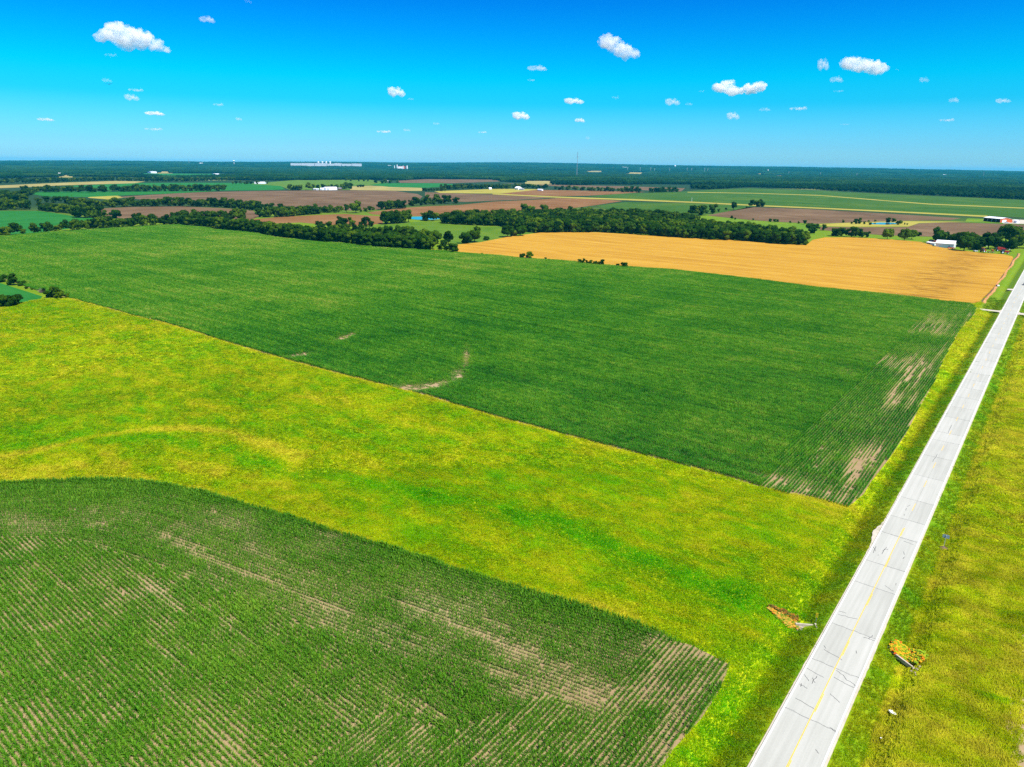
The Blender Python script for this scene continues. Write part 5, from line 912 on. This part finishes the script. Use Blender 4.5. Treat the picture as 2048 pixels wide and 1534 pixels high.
for i, (s_, t_, r_) in enumerate([(111, -9.7, .35), (110.6, -10.2, .3), (111.4, -10.4, .28), (109.6, -10.1, .25), (108.9, -10.3, .2), (110.2, -9.5, .2)]):
    b = MB(); lobe(b, (0, 0, 0), r_, r_ * .6, random.Random(i), 1, .35); q = st(s_, t_); o = obj('stone', b.mesh('stone', M['stone']), loc=(q[0], q[1], float(H(*q)) + .25)); tag(o, ['largest pale rubble stone nearest the right culvert wall', 'second rubble stone just below the largest one', 'third rubble stone, farthest out into the grass', 'fourth rubble stone, nearer the camera than the group', 'small rubble stone closest to the camera', 'small rubble stone nearest the road'][i] + ' by the flower bed', 'stone', 'rubble at the right culvert')
def flowers(name, poly, n_, cols, lab, z_=.0, hh=.7):
    M[name] = m_ = NT(name, .7, .2); rnd = m_.attr('tint'); m_.leaf(m_.ramp(rnd, cols), .3); r = RNG; w_ = PP(poly); q_ = np.stack([r.uniform(w_[:, 0].min(), w_[:, 0].max(), n_ * 6), r.uniform(w_[:, 1].min(), w_[:, 1].max(), n_ * 6)], 1); q_ = q_[inpoly(q_[:, 0], q_[:, 1], w_)][:n_] + 0; n_ = len(q_); q_ += r.normal(0, .12, q_.shape); s_ = q_[:, 0]
    pr = []
    for i in range(3):
        rr = random.Random(i); b = MB()
        for j in range(7):
            a = rr.uniform(0, 6.28); q = rr.uniform(0, .2); h_ = rr.uniform(.6, 1.); x_, y_ = q * math.cos(a), q * math.sin(a); b.add([(x_ - .02, y_, 0), (x_ + .02, y_, 0), (x_ + .05, y_, h_)], [(0, 1, 2)])
            u = .09; b.add([(x_ - u, y_ - u, h_), (x_ + u, y_ - u, h_ + rr.uniform(-.05, .05)), (x_ + u, y_ + u, h_), (x_ - u, y_ + u, h_ + .03)], [(0, 1, 2, 3)])
        pr.append(b.mesh('flower', m_.m))
    p_ = q_; z = H(p_[:, 0], p_[:, 1]) + z_
    instancer(name, np.stack([p_[:, 0], p_[:, 1], z], 1), np.stack([0 * s_, 0 * s_, r.uniform(0, 6.28, n_)], 1), np.stack([0 * s_ + 1.2, 0 * s_ + 1.2, r.uniform(.6, 1.2, n_) * hh], 1), r.integers(0, 3, n_), pr, m_.m, lab, 'flowers', tint=r.random(n_))
FC = [(0., (.16, .34, .01)), (.45, (.34, .46, .01)), (.55, (.66, .52, .01)), (.80, (.78, .45, .02)), (1., (.65, .14, .01))]
flowers('orange_wildflowers', [(1782, 1292), (1784, 1282), (1797, 1277), (1822, 1288), (1847, 1304), (1850, 1318), (1834, 1324)], 1000, FC, 'dense bed of orange and yellow wildflowers right of the road', .1, .7)
flowers('yellow_wildflowers', [(1534, 1215), (1560, 1227), (1597, 1233), (1597, 1246), (1572, 1243), (1550, 1232)], 300, [(0., (.12, .24, .01)), (.3, (.36, .34, .03)), (.6, (.65, .42, .08)), (1., (.7, .30, .02))], 'straw yellow wildflowers beside the left culvert', .0, .4)
flowers('red_wildflowers', [(1533, 1211), (1560, 1221), (1598, 1226), (1598, 1233), (1560, 1227)], 110, [(0., (.08, .14, .01)), (.5, (.20, .09, .02)), (.8, (.30, .14, .02)), (1., (.6, .25, .01))], 'rust red weeds above the left culvert', .1, .5)
b = MB(); v, f = ico(2); rr = random.Random(8); b.add([(q.x * .30 * (1 + rr.uniform(-.25, .25)), q.y * .62 * (1 + rr.uniform(-.25, .25)), q.z * .18 + .15 + rr.uniform(-.04, .04)) for q in v], f); p = st(98.8, -8.95); tag(obj('plastic_bag', b.mesh('plastic_bag', plain('white_plastic', (.95, .95, .95), .4, .4, .03, 2.)), loc=(p[0], p[1], float(H(*p)) + .3), rot=(0, 0, .5)), 'crumpled white plastic bag in the grass right of the road', 'litter')
p = st(92.9, -8.6); b = MB(); b.add([(q.x * .14, q.y * .09, q.z * .06 + .1) for q in v], f); tag(obj('scrap', b.mesh('scrap', M['wroof']), loc=(p[0], p[1], float(H(*p)) + .3)), 'tiny white scrap in the grass below the plastic bag', 'litter')
p = st(572.8, 13.); e = obj('drain_pipe', None, loc=(p[0], p[1], .0)); tag(e, 'small white pipe outlet at the clay ditch beside the wheat', 'pipe'); b = MB(); b.tube((-.8, 0, .5), (.9, .4, .5), .5, .5, 12); obj('pipe', b.mesh('pipe', M['wroof']), e); b = MB(); b.box(-1.1, -.82, -.9, .9, 0, 1.2); obj('end_block', b.mesh('end_block', M['oldconc']), e)
# bird
v_ = FW * FPX + RT * (218.0 - 1024) + UP * (767 - 168.6); v_ = v_ / np.linalg.norm(v_) * 190 + np.array([0, 0, CAM_H]); e = obj('bird', None, loc=tuple(v_), rot=(0, 0, .3)); tag(e, 'small dark bird gliding below the faint cloud at upper left', 'bird')
b = MB(); lobe(b, (0, 0, 0), .1, .08, random.Random(1), 2, 0); b.v = [(x_ * .8, y_ * 2.6, z_) for x_, y_, z_ in b.v]; obj('body', b.mesh('body', M['black'], True), e)
for sx in (-1, 1): b = MB(); b.add([(0, .12, .02), (sx * .38, .14, .12), (sx * .78, 0, .20), (sx * .36, -.12, .11), (0, -.14, .02), (0, .12, .05), (sx * .38, .14, .15), (sx * .78, 0, .21), (sx * .36, -.12, .14), (0, -.14, .05)], [(0, 1, 2, 3, 4), (9, 8, 7, 6, 5), (0, 5, 6, 1), (1, 6, 7, 2), (2, 7, 8, 3), (3, 8, 9, 4)]); obj('wing', b.mesh('wing', M['black']), e)

# ------------------------------------------------------------------ clouds (single closed puffy volumes)
CUT = .40
def m_cloud(name, dens):
    m_ = bpy.data.materials.new(name); m_.use_nodes = True; n_ = m_.node_tree.nodes; n_.clear(); o_ = n_.new('ShaderNodeOutputMaterial'); v_ = n_.new('ShaderNodeVolumePrincipled')
    v_.inputs['Color'].default_value = (1, 1, 1, 1); v_.inputs['Density'].default_value = dens; v_.inputs['Anisotropy'].default_value = -.1
    tc_ = n_.new('ShaderNodeTexCoord'); nz = n_.new('ShaderNodeTexNoise'); nz.inputs['Scale'].default_value = 3.4; nz.inputs['Detail'].default_value = 5; nz.inputs['Roughness'].default_value = .62; mr = n_.new('ShaderNodeMapRange'); mr.inputs['From Min'].default_value = CUT; mr.inputs['From Max'].default_value = CUT + .24; mr.inputs['To Max'].default_value = dens
    L_ = m_.node_tree.links; L_.new(tc_.outputs['Object'], nz.inputs['Vector']); L_.new(nz.outputs['Fac'], mr.inputs['Value']); L_.new(mr.outputs[0], v_.inputs['Density'])
    m_.node_tree.links.new(v_.outputs[0], o_.inputs['Volume']); return m_
def cloud_mesh(seed, lobes, mt, fine=.055):
    rr = random.Random(seed); b = MB()
    for (x_, z_, r_) in lobes:
        for j in range(4):
            q = rr.uniform(.55, 1.) * r_; lobe(b, (x_ + rr.uniform(-.35, .35) * r_, rr.uniform(-.6, .6) * r_, z_ + rr.uniform(-.12, .25) * r_), q, q * .75, rr, 2, .12)
    me = b.mesh('cloud_base', mt); o = obj('cloud_base', me); md = o.modifiers.new('r', 'REMESH'); md.mode = 'VOXEL'; md.voxel_size = fine
    for sc_, st_, ty in ((.55, .16, 'a'), (.22, .13, 'b'), (.10, .07, 'c')):
        tx = bpy.data.textures.new('cloud_%s_%d' % (ty, seed), 'CLOUDS'); tx.noise_scale = sc_; tx.noise_depth = 2; d_ = o.modifiers.new('d' + ty, 'DISPLACE'); d_.texture = tx; d_.strength = st_ * 2.1; d_.mid_level = .42
    dg = bpy.context.evaluated_depsgraph_get(); me2 = bpy.data.meshes.new_from_object(o.evaluated_get(dg)); me2.name = 'cloud'; bpy.data.objects.remove(o)
    me2.materials.clear(); me2.materials.append(mt); me2.polygons.foreach_set('use_smooth', [False] * len(me2.polygons)); return me2
big = dict(
 c1=[(-.85, -.08, .17), (-.62, .02, .24), (-.36, .2, .27), (-.12, .14, .3), (.14, .1, .27), (.3, -.06, .26), (-.35, -.08, .25), (0, -.12, .26), (.6, -.18, .18), (.85, -.27, .11)],
 c2=[(-.55, .32, .36), (-.3, .2, .38), (0, -.05, .32), (.3, -.2, .28), (.6, -.25, .22), (.1, -.35, .2)],
 c3=[(-.65, .12, .3), (-.35, .1, .36), (0, .02, .34), (.35, 0, .32), (.65, -.12, .26)],
 c4=[(-.7, .05, .24), (-.45, .22, .2), (-.3, -.05, .26), (0, -.12, .2), (.35, .05, .24), (.65, .08, .2)])
MC = m_cloud('cloud_dense', .018); MT = m_cloud('cloud_thin', .009); MV = m_cloud('cloud_wisp', .0045)
def meshes(mt): return [cloud_mesh(20 + i, l, mt, .08) for i, l in enumerate(([(-.5, 0, .3), (-.1, .15, .4), (.3, .05, .32), (.6, -.05, .2)], [(-.7, 0, .22), (-.3, .08, .28), (.1, .02, .3), (.5, .1, .25), (.8, 0, .15)], [(-.3, 0, .4), (.1, .2, .42), (.45, -.02, .3)]))]
small = {'d': meshes(MC), 't': meshes(MT), 'v': meshes(MV)}
def cloud(px, py, w_, h_, me, lab, grp=None, base=1300., asp=None):
    v_ = FW * FPX + RT * (px - 1024) + UP * (767 - py); el = v_[2] / np.hypot(v_[0], v_[1]); d = min(base / max(el, .01), 60000); q = np.hypot(v_[0], v_[1]); pos = v_ / q * d; sc_ = w_ / 2 * np.linalg.norm(v_ / q * d) / np.linalg.norm(v_) 
    o = obj('cloud', me, loc=(pos[0], pos[1], pos[2] + CAM_H), rot=(0, 0, math.atan2(-v_[0], v_[1]))); o.scale = (sc_, sc_, sc_ * (h_ / w_) / (asp or .45)); tag(o, lab, 'cloud', grp); return o
def mscaled(m_, dens, name):                        # density is per metre, so it is set per cloud size
    q = m_cloud(name, dens); m2 = m_.copy(); m2.materials.clear(); m2.materials.append(q); return m2
BIGM = {k_: cloud_mesh(3 + i, v_, MC, .045) for i, (k_, v_) in enumerate(big.items())}
cloud(264, 77, 128, 46, BIGM['c1'], 'largest white cloud with a long tapering right end at upper left', asp=.42)
cloud(1242, 98, 90, 55, BIGM['c2'], 'bright cumulus cloud leaning down to the right above the centre right', asp=.72)
cloud(1729, 134, 90, 40, BIGM['c3'], 'bright rounded cloud at upper right', asp=.46)
cloud(1480, 179, 112, 30, BIGM['c4'], 'wide double humped cloud right of centre', asp=.40)
SM = [(415, 41, 38, 18, 'd', 'small white cloud right of the largest cloud'), (222, 111, 26, 12, 'v', 'faint puff under the largest cloud'), (214, 162, 24, 10, 'v', 'faint wisp above the bird'), (497, 4, 20, 8, 'v', 'faint wisp at the top edge'), (272, 181, 32, 11, 't', 'upper puff of the stacked pair below the bird'), (264, 197, 34, 16, 't', 'lower rounder puff of the stacked pair below the bird'),
 (310, 228, 46, 11, 'd', 'flat bright small cloud left of centre'), (437, 210, 22, 11, 't', 'small round puff right of the flat bright cloud'), (478, 239, 16, 7, 't', 'tiny puff low left of centre'), (92, 240, 38, 9, 't', 'thin flat cloud low at far left'), (308, 259, 38, 10, 'v', 'faint flat puff low under the flat bright cloud'), (793, 187, 44, 24, 'd', 'bright pointed cumulus above the factory'), (822, 199, 18, 7, 'v', 'tiny wisp at the right foot of the pointed cumulus'),
 (768, 264, 32, 10, 't', 'small flat cloud low above the factory'), (814, 261, 20, 6, 'v', 'tiny faint puff right of the flat cloud above the factory'), (873, 248, 18, 7, 'v', 'tiny round puff between centre and the factory'), (965, 265, 20, 7, 't', 'tiny low puff left of centre'), (1042, 234, 44, 19, 'd', 'white low cumulus near the centre'), (1075, 138, 52, 15, 't', 'thin elongated cloud left of the leaning cumulus'), (1063, 161, 16, 10, 't', 'small puff under the thin elongated cloud'),
 (1148, 204, 50, 14, 'd', 'flat cloud below the leaning cumulus'), (1160, 242, 27, 12, 'd', 'small bright puff above the mast'), (1231, 196, 18, 12, 'v', 'faint puff right of the flat cloud'), (1345, 206, 38, 17, 't', 'small domed cloud left under the double humped cloud'), (1378, 209, 20, 8, 'v', 'faint companion of the small domed cloud'), (1403, 183, 14, 8, 'v', 'tiny puff left of the double humped cloud'), (1466, 234, 32, 18, 't', 'ragged puff under the double humped cloud'), (1530, 220, 28, 10, 'v', 'very faint wisp right of the ragged puff'),
 (1597, 218, 38, 13, 't', 'pair of joined faint puffs at right'), (1646, 133, 28, 28, 'd', 'ragged cloud left of the bright rounded cloud'), (1673, 161, 32, 17, 't', 'loose puff below the ragged cloud'), (1677, 183, 22, 9, 'v', 'faint flat wisp under the loose puff'), (1848, 161, 22, 12, 't', 'tiny puff right of the bright rounded cloud'), (1908, 202, 24, 14, 't', 'small round puff at the far right'), (1894, 241, 30, 11, 't', 'low flat puff at the far right'), (2006, 203, 34, 11, 't', 'thin flat cloud near the right edge'), (1794, 140, 8, 6, 'v', 'speck of cloud touching the right side of the bright cloud'), (1690, 249, 20, 5, 'v', 'faint low streak at right'), (1175, 277, 11, 8, 'v', 'faintest tiny puff low above the mast')]
for i, (px, py, w_, h_, k_, l) in enumerate(SM):
    m_ = small[k_][i % 3]
    cloud(px, py, w_, h_, m_, l, asp=.5)

# ------------------------------------------------------------------ air
hz = NT('haze'); hz.n.clear(); o_ = hz.n.new('ShaderNodeOutputMaterial'); v_ = hz.n.new('ShaderNodeVolumePrincipled'); v_.inputs['Color'].default_value = (.03, .62, 1., 1); v_.inputs['Density'].default_value = HAZE if 'HAZE' in globals() else 3.0e-5; v_.inputs['Anisotropy'].default_value = 0.
hz.l.new(v_.outputs[0], o_.inputs['Volume']); b = MB(); b.box(-33000, 33000, -33000, 33000, -3, 215); o = obj('haze', b.mesh('haze', hz.m)); tag(o, kind='stuff'); o['label'] = 'pale blue summer haze'
